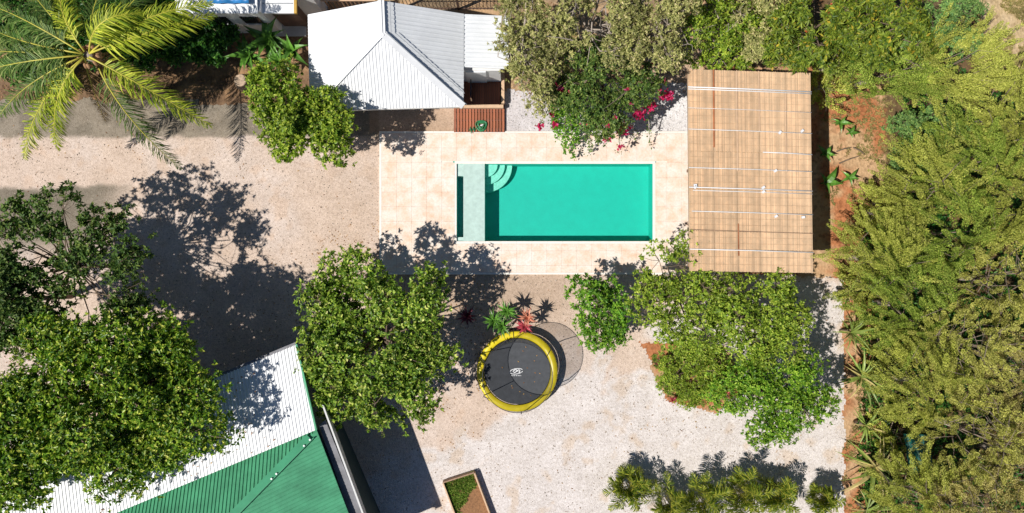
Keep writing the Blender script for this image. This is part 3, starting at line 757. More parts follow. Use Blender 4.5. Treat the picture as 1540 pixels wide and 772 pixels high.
# ------------------------------------------------------------------ neighbours at the top edge
nb = empty('neighbour_house', P(350, 30, 0), 'white walled cottage with two dark windows behind the palm', 'house')
ny_ = 336 / S
MB().box(((-455 - 345) / 2 / S, ny_ + 1.5, 1.35), (110 / S, 3.0, 2.7)).build('wall', M['white_wall'], nb)
for xa, xb in ((-427, -401), (-382, -356)):
    wn = MB().box(((xa + xb) / 2 / S, ny_ - .012, 1.70), ((xb - xa) / S, .03, .80)).build('window', M['glass_dark'], nb)
    MB().bar(((xa - 1) / S, ny_ - .03, 1.28), ((xb + 1) / S, ny_ - .03, 1.28), .06, .05).build('sill', M['white_wall'], wn, world=True)
MB().slab([(-460 / S, ny_ - .08, 2.75), (-348 / S, ny_ - .08, 2.75), (-348 / S, ny_ + 3, 3.3), (-460 / S, ny_ + 3, 3.3)], .05).build('roof', M['white_metal_grey'], nb)
MB().box((-345 / S + .9, ny_ + 1.7, 1.2), (1.75, 2.2, 2.4)).build('annex_wall', M['white_wall'], nb)
tp = P(343, -9, 3.0)
V = []; F = []
for i in range(13):
    for j in range(9):
        x = tp.x - .75 + 1.5 * i / 12; y = tp.y - .35 + 1.3 * j / 8
        V.append((x, y, 3.0 + (y - ny_) * .17 + .05 * mnoise.noise(Vector((x * 3, y * 3, 0))) + .06 * math.sin(i * 1.6)))
for i in range(12):
    for j in range(8): a = i * 9 + j; F.append((a, a + 9, a + 10, a + 1))
o = npmesh('tarpaulin', np.array(V), F, M['blue_tarp'], smooth=True); tag(o, 'crumpled blue tarpaulin lying on the cottage roof', 'tarpaulin')
sd_ = o.modifiers.new('thick', 'SOLIDIFY'); sd_.thickness = .02
aw = empty('flat_shed', P(420, 5, 0), 'flat white roofed shed with an ochre edge at the top of the picture', 'shed')
a, b = P(393, 20, 2.5), P(442, 20, 2.5)
MB().box(((a.x + b.x) / 2, a.y + 1.0, 2.45), (b.x - a.x, 2.0, .1)).build('roof', M['white_metal'], aw)
MB().box(((a.x + b.x) / 2, a.y + .35, 2.515), (b.x - a.x - .1, .03, .03)).build('roof_seam', M['seam'], aw)
MB().box((b.x + .05, a.y + 1.0, 2.44), (.1, 2.0, .14)).build('edge_board', M['ochre'], aw)
MB().box(((a.x + b.x) / 2, a.y + 1.1, 1.2), (b.x - a.x - .25, 1.7, 2.39)).build('wall', M['dark_wood'], aw)
o = MB().box((X(437), Y(42), .03), (48 / S, 26 / S, .07)).build('concrete_path', M['concrete']); o['kind'] = 'structure'
# timber railing behind the house
rl = empty('timber_railing', (X(525), 10.0, 0), 'brown slatted timber railing with a pale top rail behind the white house', 'railing')
ya = 9.78
for k in range(19):
    x = X(455) + k * .16
    MB().bar((x, ya, .0), (x, ya, 1.08), .05, .05).build('baluster', M['brown_wood'], rl)
MB().bar((X(452), ya, 1.12), (X(572), ya, 1.12), .09, .06).build('top_rail', M['pale_wood'], rl)
MB().bar((X(450), ya, .0), (X(450), ya, 1.25), .12, .12).build('post', M['brown_wood'], rl)
fe = empty('metal_fence', (X(680), 9.9, 0), 'dark thin barred fence behind the grey side of the white roof', 'fence')
for k in range(32):
    x = X(600) + k * .14
    MB().tube([(x, 9.78, 0), (x, 9.78, 1.3)], .012, 5).build('bar', M['black_frame'], fe)
for z in (.12, 1.28): MB().bar((X(598), 9.78, z), (X(770), 9.78, z), .04, .04).build('rail', M['dark_wood'], fe)
for x in (X(602), X(690), X(766)): MB().box((x, 9.78, .7), (.08, .08, 1.4)).build('post', M['dark_wood'], fe)
# stump and white stake
st = empty('tree_stump', P(361, 121, 0), 'sawn round tree stump on the brown soil near the dark shrubs', 'tree stump')
sp_ = P(361, 121, .35)
MB().tube([(sp_.x, sp_.y, 0), (sp_.x, sp_.y, .1), (sp_.x, sp_.y, .33)], [.34, .27, .25], 14).build('trunk', M['bark'], st)
MB().tube([(sp_.x, sp_.y, .33), (sp_.x, sp_.y, .345)], .235, 14).build('cut_face', plain('sawn_wood', (.46, .34, .24), .85, .3, 12), st)
a = P(335, 58, .0); tag(MB().tube([(a.x, a.y, 0), (a.x, a.y, 1.0), (a.x - .02, a.y + .03, 1.05)], [.03, .03, .06], 8).build('marker_stake', M['tube_white']), 'short white stake standing among the dark shrubs below the cottage', 'stake')

# ================================================================== vegetation
def leaf_arrays(c, d, n, L, W, fold=.25, droop=.0):
    d = nz(d); s = nz(np.cross(n, d)); n = nz(np.cross(d, s)); L = L[:, None]; W = W[:, None]
    V = np.empty((len(c), 4, 3)); V[:, 0] = c
    V[:, 1] = c + d * L * .45 + s * W * .5 + n * W * fold
    V[:, 2] = c + d * L - np.array([0, 0, 1.0]) * L * droop
    V[:, 3] = c + d * L * .45 - s * W * .5 + n * W * fold
    return V.reshape(-1, 3)
def leaf_mesh(name, c, d, n, L, W, mat, parent=None, fold=.25, droop=0.0, kind=None):
    V = leaf_arrays(c, d, n, L, W, fold, droop); N = len(c); b = (np.arange(N) * 4)[:, None]
    F = np.concatenate([b + np.array([[0, 1, 2]]), b + np.array([[0, 2, 3]])])
    me = bpy.data.meshes.new(name)
    me.vertices.add(len(V)); me.vertices.foreach_set('co', V.ravel())
    me.loops.add(F.size); me.loops.foreach_set('vertex_index', F.ravel().astype(np.int32))
    me.polygons.add(len(F)); me.polygons.foreach_set('loop_start', np.arange(0, F.size, 3, dtype=np.int32))
    try: me.polygons.foreach_set('loop_total', np.full(len(F), 3, dtype=np.int32))
    except Exception: pass
    me.update(calc_edges=True); me.validate()
    o = link(name, me, mat, parent)
    if kind: o['kind'] = kind
    return o
def rsph(g, n):
    return nz(g.normal(size=(n, 3)))
def rosettes(g, pos, tdir, m, L, W, spread=(35, 100), jitter=.35):
    """m leaves round every twig tip"""
    n = len(pos); tdir = nz(tdir)
    c = np.repeat(pos, m, 0); t = np.repeat(tdir, m, 0)
    r = rsph(g, n * m); r = nz(r - t * np.sum(r * t, 1, keepdims=True))
    ph = np.radians(g.uniform(spread[0], spread[1], n * m))[:, None]
    d = nz(t * np.cos(ph) + r * np.sin(ph)); nn = t * np.sin(ph) - r * np.cos(ph) + g.normal(size=(n * m, 3)) * jitter
    c = c - t * (g.uniform(0, .8, (n * m, 1)) * L)
    return c, d, nn, g.uniform(.65, 1.2, n * m) * L, g.uniform(.7, 1.15, n * m) * W
def make_tree(name, label, cat, px, py, zc, rx, ry, rz, mat, seed, twigs=900, m=9, L=.17, W=.08, lobes=14, group=None,
              bark='bark', spread=(35, 100), flat=.0, lobe_r=.36, gap=.0, flowers=None, trunk_r=.16, low=-.25, shell=.25, lobe_at=(.35, .78), bare=0, droop=.05, base=None):
    g = np.random.default_rng(seed); c = np.array(P(px, py, zc)); Rv = np.array([rx, ry, rz])
    b0 = np.array(base) if base is not None else np.array([c[0], c[1], 0.0])
    root = empty(name, (float(b0[0]), float(b0[1]), 0), label, cat, group)
    # lobes, spread by a golden spiral and jittered
    lc = []; lr = []
    for k in range(lobes):
        t = (k + .5) / lobes; a = k * 2.39996 + g.uniform(-.4, .4); rr = math.sqrt(t) * g.uniform(.82, 1.08)
        rr = lobe_at[0] * .3 + rr * lobe_at[1]
        h = math.sqrt(max(0, 1 - min(1, rr) ** 2)) * g.uniform(.1, .75) - g.uniform(0, .35)
        lc.append(c + Rv * np.array([rr * math.cos(a), rr * math.sin(a), h])); lr.append(lobe_r * g.uniform(.72, 1.25))
    lc = np.array(lc); lr = np.array(lr)
    wgt = lr ** 2; which = g.choice(lobes, twigs, p=wgt / wgt.sum())
    u = rsph(g, twigs); u[:, 2] = np.where(u[:, 2] < low, -u[:, 2] * .6, u[:, 2]); u = nz(u)
    rad = g.uniform(1 - shell * 1.6, 1.0 + shell * .6, twigs)[:, None]
    # ragged sprigs
    spr = g.random(twigs) < .12; rad[spr] *= g.uniform(1.1, 1.4, (spr.sum(), 1))
    pos = lc[which] + u * rad * lr[which][:, None] * Rv
    pos[:, 2] = np.maximum(pos[:, 2], .25)
    if gap:
        keep = np.array([mnoise.noise(Vector((p[0] * .9 + seed, p[1] * .9, p[2] * .9))) > gap - .6 for p in pos]); pos = pos[keep]; u = u[keep]; which = which[keep]
    td = u + np.array([0, 0, .55]) + g.normal(size=u.shape) * .25
    c_, d_, n_, L_, W_ = rosettes(g, pos, td, m, L, W, spread)
    leaf_mesh('crown', c_, d_, n_, L_, W_, mat, root, droop=droop)
    if flowers:
        fm, cnt, fl = flowers; idx = g.choice(len(pos), min(cnt, len(pos)), replace=False)
        fp = pos[idx] + td[idx] * .03; c2, d2, n2, L2, W2 = rosettes(g, fp, td[idx], 9, fl, fl * .6, (20, 110), .6)
        leaf_mesh('blossom', c2, d2, n2, L2, W2, fm, root)
    # trunk and limbs
    tb = MB(); fork = b0 * .5 + c * .5; fork[2] = max(.4, c[2] - rz * .65)
    tb.tube([b0 - np.array([0, 0, .15]), b0 * .8 + fork * .2, fork], [trunk_r * 1.35, trunk_r, trunk_r * .75], 9); tb.build('trunk', M[bark], root, smooth=True)
    lb = MB()
    for k in range(lobes):
        a = fork; b = lc[k]; mid = a * .5 + b * .5 + g.normal(size=3) * .35 * np.array([1, 1, .5]); mid[2] += .12
        lb.tube([a, mid, b], [trunk_r * .38, trunk_r * .22, trunk_r * .10], 5, False)
    sel = g.choice(len(pos), min(len(pos), lobes * 9), replace=False)
    for i in sel:
        a = lc[which[i]]; b = pos[i]; mid = (a + b) / 2 + g.normal(size=3) * .06
        lb.tube([a, mid, b], [trunk_r * .13, trunk_r * .08, .006], 4, False)
    for i in range(bare):
        a = c + rsph(g, 1)[0] * Rv * .5; b = c + nz(np.array([[g.normal(), g.normal(), .4]]))[0] * Rv * g.uniform(.8, 1.15)
        lb.tube([a, (a + b) / 2 + g.normal(size=3) * .1, b], [.03, .02, .008], 4, False)
    lb.build('limb', M[bark], root, smooth=True)
    return root
def make_feather(name, label, cat, px, py, zc, rx, ry, rz, mat, seed, shoots=110, bias=(0, 0), bw=.5, slen=(.7, 1.5), fr=.10, per=70, group=None, lf=.085, twigs=12, up=.5, bark='pale_bark'):
    """a crown of long fuzzy shoots"""
    g = np.random.default_rng(seed); c = np.array(P(px, py, zc)); Rv = np.array([rx, ry, rz])
    root = empty(name, (float(c[0]), float(c[1]), 0), label, cat, group)
    u = rsph(g, shoots); u[:, 2] = np.abs(u[:, 2]) * 1.0 - .15; u = nz(u)
    r = g.uniform(.25, 1.0, (shoots, 1)) ** .6
    start = c + u * Rv * r
    start[:, 2] = np.maximum(start[:, 2] + g.normal(size=shoots) * .2, .2)
    bd_ = np.array([bias[0], bias[1], .0]); d = nz(u * np.array([1, 1, .3]) * (1 - bw) + bd_ * bw + np.array([0, 0, up * .35]) + g.normal(size=(shoots, 3)) * .22)
    ln = g.uniform(slen[0], slen[1], shoots)
    bend = g.normal(size=(shoots, 3)) * .35; bend[:, 2] -= .15
    t = g.uniform(0, 1, (shoots, per)) ** .85
    pts = start[:, None, :] + d[:, None, :] * (ln[:, None] * t)[:, :, None] + bend[:, None, :] * (ln[:, None] * t ** 2)[:, :, None] * .35
    tan = nz(d[:, None, :] + bend[:, None, :] * t[:, :, None] * .7)
    pts = pts.reshape(-1, 3); tan = tan.reshape(-1, 3); tt = t.reshape(-1)
    rad = rsph(g, len(pts)); rad = nz(rad - tan * np.sum(rad * tan, 1, keepdims=True))
    ld = nz(rad * .55 + tan * .8 + g.normal(size=pts.shape) * .25); taper = np.minimum(1.0, .45 + tt * 4) * (1.08 - .6 * tt ** 3)
    base = pts + rad * (fr * .85 * taper * g.uniform(.35, 1, len(pts)) ** .5)[:, None]
    nn = rad + g.normal(size=pts.shape) * .35; nn[:, 2] += .25
    leaf_mesh('crown', base, ld, nn, lf * taper * g.uniform(.7, 1.3, len(pts)), np.full(len(pts), lf * .55), mat, root)
    tb = MB(); b0 = np.array([c[0], c[1], 0]); tb.tube([b0 - np.array([0, 0, .1]), c * np.array([1, 1, .55])], [.13, .09], 8); tb.build('trunk', M[bark], root, smooth=True)
    lb = MB()
    for i in range(0, shoots, 11):
        a = c * np.array([1, 1, .55]); b = start[i]; mid = (a + b) / 2 + g.normal(size=3) * .12
        lb.tube([a, mid, b, b + d[i] * ln[i] * .7 + bend[i] * ln[i] * .17], [.03, .02, .012, .004], 4, False)
    for i in range(twigs):
        a = start[g.integers(shoots)]; dd_ = nz(np.array([[g.normal(), g.normal(), .5]]))[0]; L_ = g.uniform(.5, 1.2); a = a + np.array([0, 0, .15])
        lb.tube([a, a + dd_ * L_ * .5 + g.normal(size=3) * .05, a + dd_ * L_], [.014, .011, .005], 4, False)
    lb.build('limb', M['brown_twig'], root, smooth=True)
    return root

# ---- the round trees of the yard
make_tree('leafy_tree', 'round glossy green tree between the trampoline and the white metal roof', 'tree', 566, 512, 3.0, 2.85, 3.3, 1.5, M['lf_citrus'], 11, 4600, 8, .155, .085, 32, lobe_r=.25, lobe_at=(.35, .82), trunk_r=.14, shell=.3, gap=.28, droop=.08)
make_tree('leafy_tree', 'huge dense dark green tree overhanging the white corrugated roof', 'tree', 163, 592, 4.5, 3.95, 3.1, 1.9, M['lf_dense'], 12, 8000, 8, .155, .082, 40, lobe_r=.25, lobe_at=(.2, .84), trunk_r=.26, shell=.3, droop=.12, base=(-14.6, -4.6, 0))
make_tree('leafy_tree', 'sparse dull olive tree with bare limbs above the huge dense tree', 'tree', 88, 402, 4.2, 3.15, 2.75, 1.4, M['lf_sparse'], 13, 3700, 9, .15, .075, 42, lobe_r=.21, lobe_at=(.1, .95), trunk_r=.09, shell=.7, gap=.43, bare=0, bark='bark')
make_tree('leafy_tree', 'slender yellow green tree at the left end of the white hipped roof', 'tree', 428, 158, 3.5, 1.1, 1.45, 1.3, M['lf_yellow'], 14, 1000, 8, .14, .07, 12, lobe_r=.36, trunk_r=.09)
make_tree('leafy_tree', 'bushy green tree below the lower left corner of the white hipped roof', 'tree', 472, 195, 3.2, 1.55, 1.2, 1.2, M['lf_yellow'], 15, 1150, 8, .155, .08, 13, lobe_r=.36, trunk_r=.1)
make_tree('leafy_tree', 'small vivid green tree between the trampoline and the pool deck corner', 'tree', 902, 470, 2.0, 1.22, 1.3, .9, M['lf_bright'], 16, 620, 9, .15, .075, 12, lobe_r=.38, trunk_r=.08)
make_tree('leafy_tree', 'light green tree reaching over the lower right corner of the pool deck', 'tree', 1025, 450, 2.7, 1.9, 2.1, 1.0, M['lf_lime'], 17, 1900, 8, .125, .062, 20, lobe_r=.33, trunk_r=.11, gap=.25)
make_tree('leafy_tree', 'mid green tree touching the lower edge of the reed roof', 'tree', 1140, 480, 2.8, 1.8, 1.9, 1.1, M['lf_lime'], 18, 1900, 8, .125, .062, 19, lobe_r=.30, trunk_r=.12, gap=.2)
make_tree('leafy_tree', 'green tree on the white gravel south of the reed shelter', 'tree', 1166, 597, 2.6, 2.05, 1.75, 1.1, M['lf_bright2'], 19, 2100, 8, .125, .062, 18, lobe_r=.30, trunk_r=.12, gap=.15)
make_tree('low_shrub', 'low lime green shrub spreading over the red soil bed', 'shrub', 1048, 560, .75, 1.6, 1.3, .45, M['lf_lime'], 20, 2100, 7, .10, .045, 16, lobe_r=.3, trunk_r=.05, low=0, gap=.2)
make_tree('leafy_tree', 'dull olive tree added for its shadow, cut off by the left edge just above the huge dense tree', 'tree', -5, 455, 4.4, 2.1, 1.9, 1.2, M['lf_sparse'], 33, 1900, 9, .15, .075, 20, lobe_r=.28, trunk_r=.1, lobe_at=(.1, .9))  # added tree, placed to cast shadow on the gravel to its right
make_tree('leafy_tree', 'dense dark green tree cut off by the left edge over the white roof corner', 'tree', 22, 668, 4.7, 2.3, 2.1, 1.5, M['lf_dense'], 34, 3000, 8, .155, .082, 22, lobe_r=.28, trunk_r=.16, lobe_at=(.2, .84), base=(-17.6, -5.6, 0))
# ---- top edge: grey olive trees, bougainvillea, flowering trees
make_tree('olive_tree', 'grey olive tree leaning over the right edge of the white side roof', 'tree', 792, 55, 3.2, 1.3, 2.2, 1.2, M['lf_grey'], 21, 1100, 9, .12, .05, 15, lobe_r=.33, trunk_r=.11, gap=.3, bare=14, bark='pale_bark')
make_tree('olive_tree', 'grey green tree at the top edge above the bougainvillea', 'tree', 885, 35, 3.6, 1.75, 1.6, 1.2, M['lf_grey'], 22, 1200, 9, .12, .05, 15, lobe_r=.30, trunk_r=.12, gap=.38, bare=8, bark='pale_bark')
make_tree('olive_tree', 'pale grey green tree above the brown clearing by the reed roof', 'tree', 985, 42, 3.8, 1.7, 1.7, 1.2, M['lf_grey'], 23, 1250, 9, .125, .052, 15, lobe_r=.30, trunk_r=.12, gap=.35, bark='pale_bark')
make_tree('tangled_shrub', 'dry brown olive tangle of twigs left of the bougainvillea', 'shrub', 815, 115, 2.0, 1.1, 1.5, .9, M['lf_grey'], 24, 620, 8, .11, .045, 12, lobe_r=.34, trunk_r=.07, gap=.3, bare=26, bark='bark')
make_tree('bougainvillea', 'dark green bougainvillea with magenta flowers arching over the pool deck edge', 'bougainvillea', 910, 130, 2.4, 1.95, 1.75, 1.1, M['lf_boug'], 25, 2000, 9, .13, .06, 18, lobe_r=.3, trunk_r=.09, gap=.12, bare=5, bark='brown_twig', flowers=(M['pink'], 16, .13))
make_tree('leafy_tree', 'yellow green tree behind the upper left corner of the reed roof', 'tree', 1085, 50, 2.9, 1.6, 1.55, 1.1, M['lf_yellow'], 26, 1150, 9, .13, .055, 15, lobe_r=.34, trunk_r=.11, bark='pale_bark', gap=.33)
make_tree('leafy_tree', 'dense grey green tree behind the middle of the reed roof top edge', 'tree', 1160, 42, 3.0, 1.5, 1.45, 1.1, M['lf_grey'], 27, 1300, 9, .13, .055, 15, lobe_r=.30, trunk_r=.11, gap=.33)
make_tree('mango_tree', 'bright green tree with yellow flower heads above the upper right corner of the reed roof', 'tree', 1222, 45, 3.6, 1.5, 1.5, 1.2, M['lf_mango'], 28, 760, 11, .21, .065, 13, lobe_r=.32, gap=.35, trunk_r=.13, flowers=(M['red_fl'], 6, .08), droop=.15)
make_tree('mango_tree', 'bright green tree with orange flower heads at the top edge left of the dry field', 'tree', 1315, 38, 3.8, 1.9, 1.5, 1.2, M['lf_mango'], 29, 900, 11, .21, .065, 15, lobe_r=.30, gap=.35, trunk_r=.13, droop=.15)
make_tree('leafy_tree', 'blue green tree at the top edge beside the dry field', 'tree', 1420, 40, 3.2, 1.5, 1.3, 1.0, M['lf_blue'], 30, 900, 9, .12, .05, 13, lobe_r=.35, trunk_r=.1)
make_tree('creeper_mound', 'dark leafy green mound in the feathery scrub right of the red soil', 'shrub', 1392, 212, 2.4, 1.45, 1.25, .9, M['lf_blue'], 31, 1300, 9, .10, .055, 15, lobe_r=.33, trunk_r=.08)

# ---- feathery scrub on the right
NE = (.78, .62); NW = (-.72, .62); W_ = (-.95, .25); E_ = (.95, .25); SE = (.7, -.6)
FG = 'feathery olive trees along the right side'
fl = [
 (1258, 92, NE, 'feathery tree reaching over the upper right corner of the reed roof', 'lf_olive', 1.5, .85),
 (1330, 108, NE, 'feathery tree north of the red soil strip', 'lf_olive', 1.6, .95),
 (1425, 100, E_, 'feathery tree whose shoots point at the dry field', 'lf_olive', 1.7, 1.2),
 (1505, 175, NW, 'feathery tree at the right edge just below the dry field', 'lf_olive', 1.3, 1.4),
 (1450, 250, NW, 'feathery tree right of the dark leafy green mound', 'lf_olive', 1.6, 1.4),
 (1392, 285, NW, 'feathery tree right of the lower part of the red soil strip', 'lf_olive', 1.35, 1.2),
 (1520, 310, W_, 'feathery tree at the right edge level with the pool', 'lf_olive', 1.35, 1.5),
 (1415, 350, NW, 'feathery tree with long parallel shoots level with the lower end of the pool', 'lf_olive', 1.8, 1.4),
 (1328, 388, NW, 'feathery tree beside the lower right corner of the reed roof', 'lf_olive', 1.3, 1.3),
 (1490, 420, W_, 'feathery tree with grey twigs above the middle of the right edge', 'lf_tan', 1.8, 1.5),
 (1362, 460, NW, 'feathery tree above the first aloe of the row', 'lf_olive', 1.7, 1.5),
 (1450, 520, SE, 'feathery yellow olive tree level with the trampoline', 'lf_tan', 1.9, 1.5),
 (1525, 560, W_, 'feathery tree at the right edge level with the trampoline', 'lf_tan', 1.4, 1.6),
 (1388, 580, NW, 'feathery tree just above the dark green shade cloth', 'lf_olive', 1.6, 1.5),
 (1460, 650, W_, 'feathery tree right of the dark green shade cloth', 'lf_tan', 1.8, 1.5),
 (1530, 690, NW, 'thin dry feathery tree at the lower right corner', 'lf_tan', 1.3, 1.4),
 (1375, 745, NW, 'feathery tree below the dark green shade cloth at the bottom edge', 'lf_olive', 1.5, 1.1),
 (1455, 760, NW, 'dry twiggy feathery tree at the bottom edge left of the corner', 'lf_tan', 1.5, 1.2),
]
for i, (px, py, bi, lab, mt, rx, ry) in enumerate(fl):
    dry = px > 1420 and py > 400
    if i in (0, 1, 4, 7, 10): mt = 'lf_feather_green'
    if i in (12, 15, 17): mt = 'lf_feather_ochre'
    make_feather('feathery_tree', lab, 'tree', px, py, 2.3 + (i % 3) * .3, rx, ry, 1.1, M[mt], 60 + i, shoots=84 if not dry else 150, bias=bi, bw=.55 if not dry else .3, group=FG,
                 slen=(.7, 1.6) if not dry else (.3, .8), fr=.105 if not dry else .085, per=430 if not dry else 170, lf=.052, twigs=5 if not dry else 30)
for i, (px, py, lab) in enumerate([(1318, 318, 'low feathery bush on the edge of the red soil beside the reed shelter'), (1290, 440, 'low feathery bush at the top end of the aloe row'), (1240, 128, 'low feathery bush at the upper right corner post of the reed shelter'), (1330, 520, 'low feathery bush behind the upper aloes'), (1345, 650, 'low feathery bush between the big aloe and the shade cloth')]):
    make_feather('feathery_bush', lab, 'shrub', px, py, .8, .75, .8, .5, M['lf_olive'], 90 + i, shoots=34, bias=NW if px > 1260 and py > 200 else NE, slen=(.5, 1.1), fr=.09, per=150, group='feathery bushes', twigs=6)

gu = np.random.default_rng(88); n = 5200; xs_ = gu.uniform(1290, 1560, n); ys_ = gu.uniform(60, 800, n)  # low leaf layer added between the feathery trees, dark colour standing in for shade
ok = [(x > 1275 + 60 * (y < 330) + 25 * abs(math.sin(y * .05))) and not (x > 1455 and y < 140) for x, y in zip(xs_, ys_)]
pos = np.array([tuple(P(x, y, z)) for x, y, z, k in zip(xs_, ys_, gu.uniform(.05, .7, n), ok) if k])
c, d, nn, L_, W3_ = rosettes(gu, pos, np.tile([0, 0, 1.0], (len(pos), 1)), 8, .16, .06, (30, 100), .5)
tag(leaf_mesh('gap_shade_layer', c, d, nn, L_, W3_, M['lf_shade']), 'dark green leaf layer added to darken the gaps of the feathery trees', 'gap_shade_layer', kind='stuff')
# ---- bougainvillea sprays and flowers in front
def spray(name, label, cat, pts, mat, seed, n=160, L=.09, width=.12, fl=None):
    g = np.random.default_rng(seed); pts = [np.array(P(*p)) for p in pts]
    t = g.uniform(0, 1, n) ** .8; seg = np.minimum((t * (len(pts) - 1)).astype(int), len(pts) - 2); f = t * (len(pts) - 1) - seg
    A_ = np.array(pts); c = A_[seg] * (1 - f[:, None]) + A_[seg + 1] * f[:, None] + g.normal(size=(n, 3)) * width * (1.1 - .75 * t[:, None])
    root = empty(name, tuple(pts[0] * np.array([1, 1, 0])), label, cat)
    tb = MB(); tb.tube(pts, [.012] * (len(pts) - 1) + [.004], 4); tb.build('cane', M['twig'], root)
    leaf_mesh('leaves', c, rsph(g, n), rsph(g, n) + np.array([0, 0, 1.2]), g.uniform(.7, 1.2, n) * L, g.uniform(.7, 1.2, n) * L * .6, mat, root)
    if fl: leaf_mesh('blossom', c[: fl] * .999 + .01, rsph(g, fl), rsph(g, fl) + np.array([0, 0, 1.0]), g.uniform(.7, 1.2, fl) * .1, g.uniform(.7, 1.2, fl) * .08, M['pink'], root)
    return root
vine = empty('climbing_vine', P(850, 165, 0), 'bright green vine hanging in strands from the bougainvillea onto the deck', 'vine')
g = np.random.default_rng(77)
for k, (x0, y0, x1, y1) in enumerate([(842, 150, 838, 208), (850, 148, 850, 232), (856, 150, 862, 238), (866, 155, 868, 215), (836, 160, 834, 195)]):
    pts = [P(x0, y0, 1.9), P((x0 + x1) / 2, (y0 + y1) / 2, 1.5), P(x1, y1, .45)]
    n = 330; t = g.uniform(0, 1, n) ** 1.5; c = np.array([np.array(pts[0]) * (1 - a) ** 2 + 2 * np.array(pts[1]) * a * (1 - a) + np.array(pts[2]) * a * a for a in t])
    c += g.normal(size=(n, 3)) * (.16 * (1 - t) + .04)[:, None]
    s = MB(); s.tube([np.array(pts[0]), np.array(pts[1]), np.array(pts[2])], [.02, .014, .006], 4).build('strand', M['bark'], vine)
    leaf_mesh('foliage', c, rsph(g, n), rsph(g, n) * .8 + np.array([0, 0, 1]), g.uniform(.08, .14, n), g.uniform(.05, .09, n), M['lf_bright'], vine)
canes = empty('flowering_cane', P(920, 170, 0), 'magenta flowering canes of bougainvillea spilling onto the white gravel and deck', 'bougainvillea')
def cane(pts, n, fl_at, wd=.1, seed=0, leafmat='lf_boug'):
    g = np.random.default_rng(seed); A_ = np.array([np.array(P(*p)) for p in pts]); t = g.uniform(0, 1, n)
    seg = np.minimum((t * (len(A_) - 1)).astype(int), len(A_) - 2); f = (t * (len(A_) - 1) - seg)[:, None]
    c = A_[seg] * (1 - f) + A_[seg + 1] * f + g.normal(size=(n, 3)) * wd
    MB().tube(A_.tolist(), [.018] * (len(A_) - 1) + [.005], 4).build('cane', M['twig'], canes)
    leaf_mesh('foliage', c, rsph(g, n), rsph(g, n) * .8 + np.array([0, 0, 1]), g.uniform(.06, .11, n), g.uniform(.04, .07, n), M[leafmat], canes)
    for px, py, z, r, m in fl_at:
        q = np.array(P(px, py, z + .35)) + g.normal(size=(m, 3)) * r * np.array([1, 1, .6])
        leaf_mesh('blossom', q, rsph(g, m), rsph(g, m) + np.array([0, 0, .8]), g.uniform(.10, .17, m), g.uniform(.08, .13, m), M['pink'], canes)
cane([(905, 150, 2.2), (925, 175, 1.9), (933, 190, 1.5), (931, 232, .6)], 150, [(931, 189, 1.55, .10, 110), (936, 197, 1.5, .07, 50), (934, 220, .9, .05, 16)], .09, 1)
cane([(895, 150, 2.1), (900, 180, 1.8), (914, 205, 1.2)], 130, [(907, 176, 1.8, .09, 45), (897, 188, 1.5, .1, 45), (913, 208, 1.1, .06, 34), (915, 196, 1.2, .07, 20)], .1, 2)
cane([(920, 140, 2.3), (945, 155, 2.0), (962, 172, 1.6), (980, 165, 1.4)], 120, [(961, 172, 1.7, .08, 90), (977, 161, 1.5, .06, 34), (985, 157, 1.4, .05, 14)], .08, 3)
cane([(950, 120, 2.2), (990, 140, 1.9), (1008, 143, 1.7)], 70, [(1006, 144, 1.7, .08, 60), (995, 147, 1.7, .05, 16)], .06, 4)
cane([(860, 120, 2.3), (842, 135, 2.2), (815, 180, 1.2), (810, 192, .9)], 80, [(842, 134, 2.2, .05, 24), (835, 187, 1.2, .06, 14), (812, 190, .9, .05, 22), (829, 172, 1.4, .06, 14)], .07, 5)
cane([(885, 160, 1.9), (886, 200, 1.2), (887, 230, .4)], 160, [(884, 190, 1.3, .08, 14)], .07, 6)
cane([(975, 165, 1.5), (976, 195, 1.0), (978, 222, .3)], 60, [], .05, 7)
cane([(905, 160, 1.9), (900, 200, 1.2), (901, 220, .4)], 60, [], .05, 8)
cane([(945, 165, 1.5), (952, 190, 1.0), (955, 212, .3)], 40, [(948, 192, 1, .05, 8)], .05, 9)

# ---- rosette plants made of separate strap leaves
def blade_mesh(name, L, W, bendk, mat, nseg=5, cup=.25, thick=.012):
    V = []; F = []
    for i in range(nseg + 1):
        t = i / nseg; wdt = W * (1 - t ** 2.2) * (.75 + .5 * math.sin(math.pi * min(1, t * 1.3))) + .002
        x = L * t; z = bendk * L * (t - t * t * 1.5)
        V += [(x, -wdt / 2, z + cup * wdt), (x, 0, z), (x, wdt / 2, z + cup * wdt), (x, 0, z - thick * (1 - t))]
    for i in range(nseg):
        a = 4 * i
        F += [(a, a + 4, a + 5, a + 1), (a + 1, a + 5, a + 6, a + 2), (a + 2, a + 6, a + 7, a + 3), (a + 3, a + 7, a + 4, a)]
    me = bpy.data.meshes.new(name); me.from_pydata(V, [], F); me.materials.append(mat); me.update(); return me
def rosette(name, label, cat, px, py, z, L, n, meshes, seed, group=None, tilt=(5, 55), stem=0.0, stem_mat='bark'):
    g = random.Random(seed); p = P(px, py, z); root = empty(name, (p.x, p.y, 0), label, cat, group)
    if stem: MB().tube([(p.x, p.y, -.05), (p.x, p.y, z)], [stem * 1.2, stem], 7).build('stem', M[stem_mat], root, smooth=True)
    for k in range(n):
        o = bpy.data.objects.new('leaf', g.choice(meshes)); COL.objects.link(o); o.parent = root
        s = L * g.uniform(.7, 1.12); o.scale = (s, s * g.uniform(.8, 1.1), s)
        o.rotation_euler = (g.uniform(-.2, .2), -R_(g.uniform(*tilt)), k * 2.39996 + g.uniform(-.25, .25)); o.location = (0, 0, z + k * .15 * L / n)
    return root
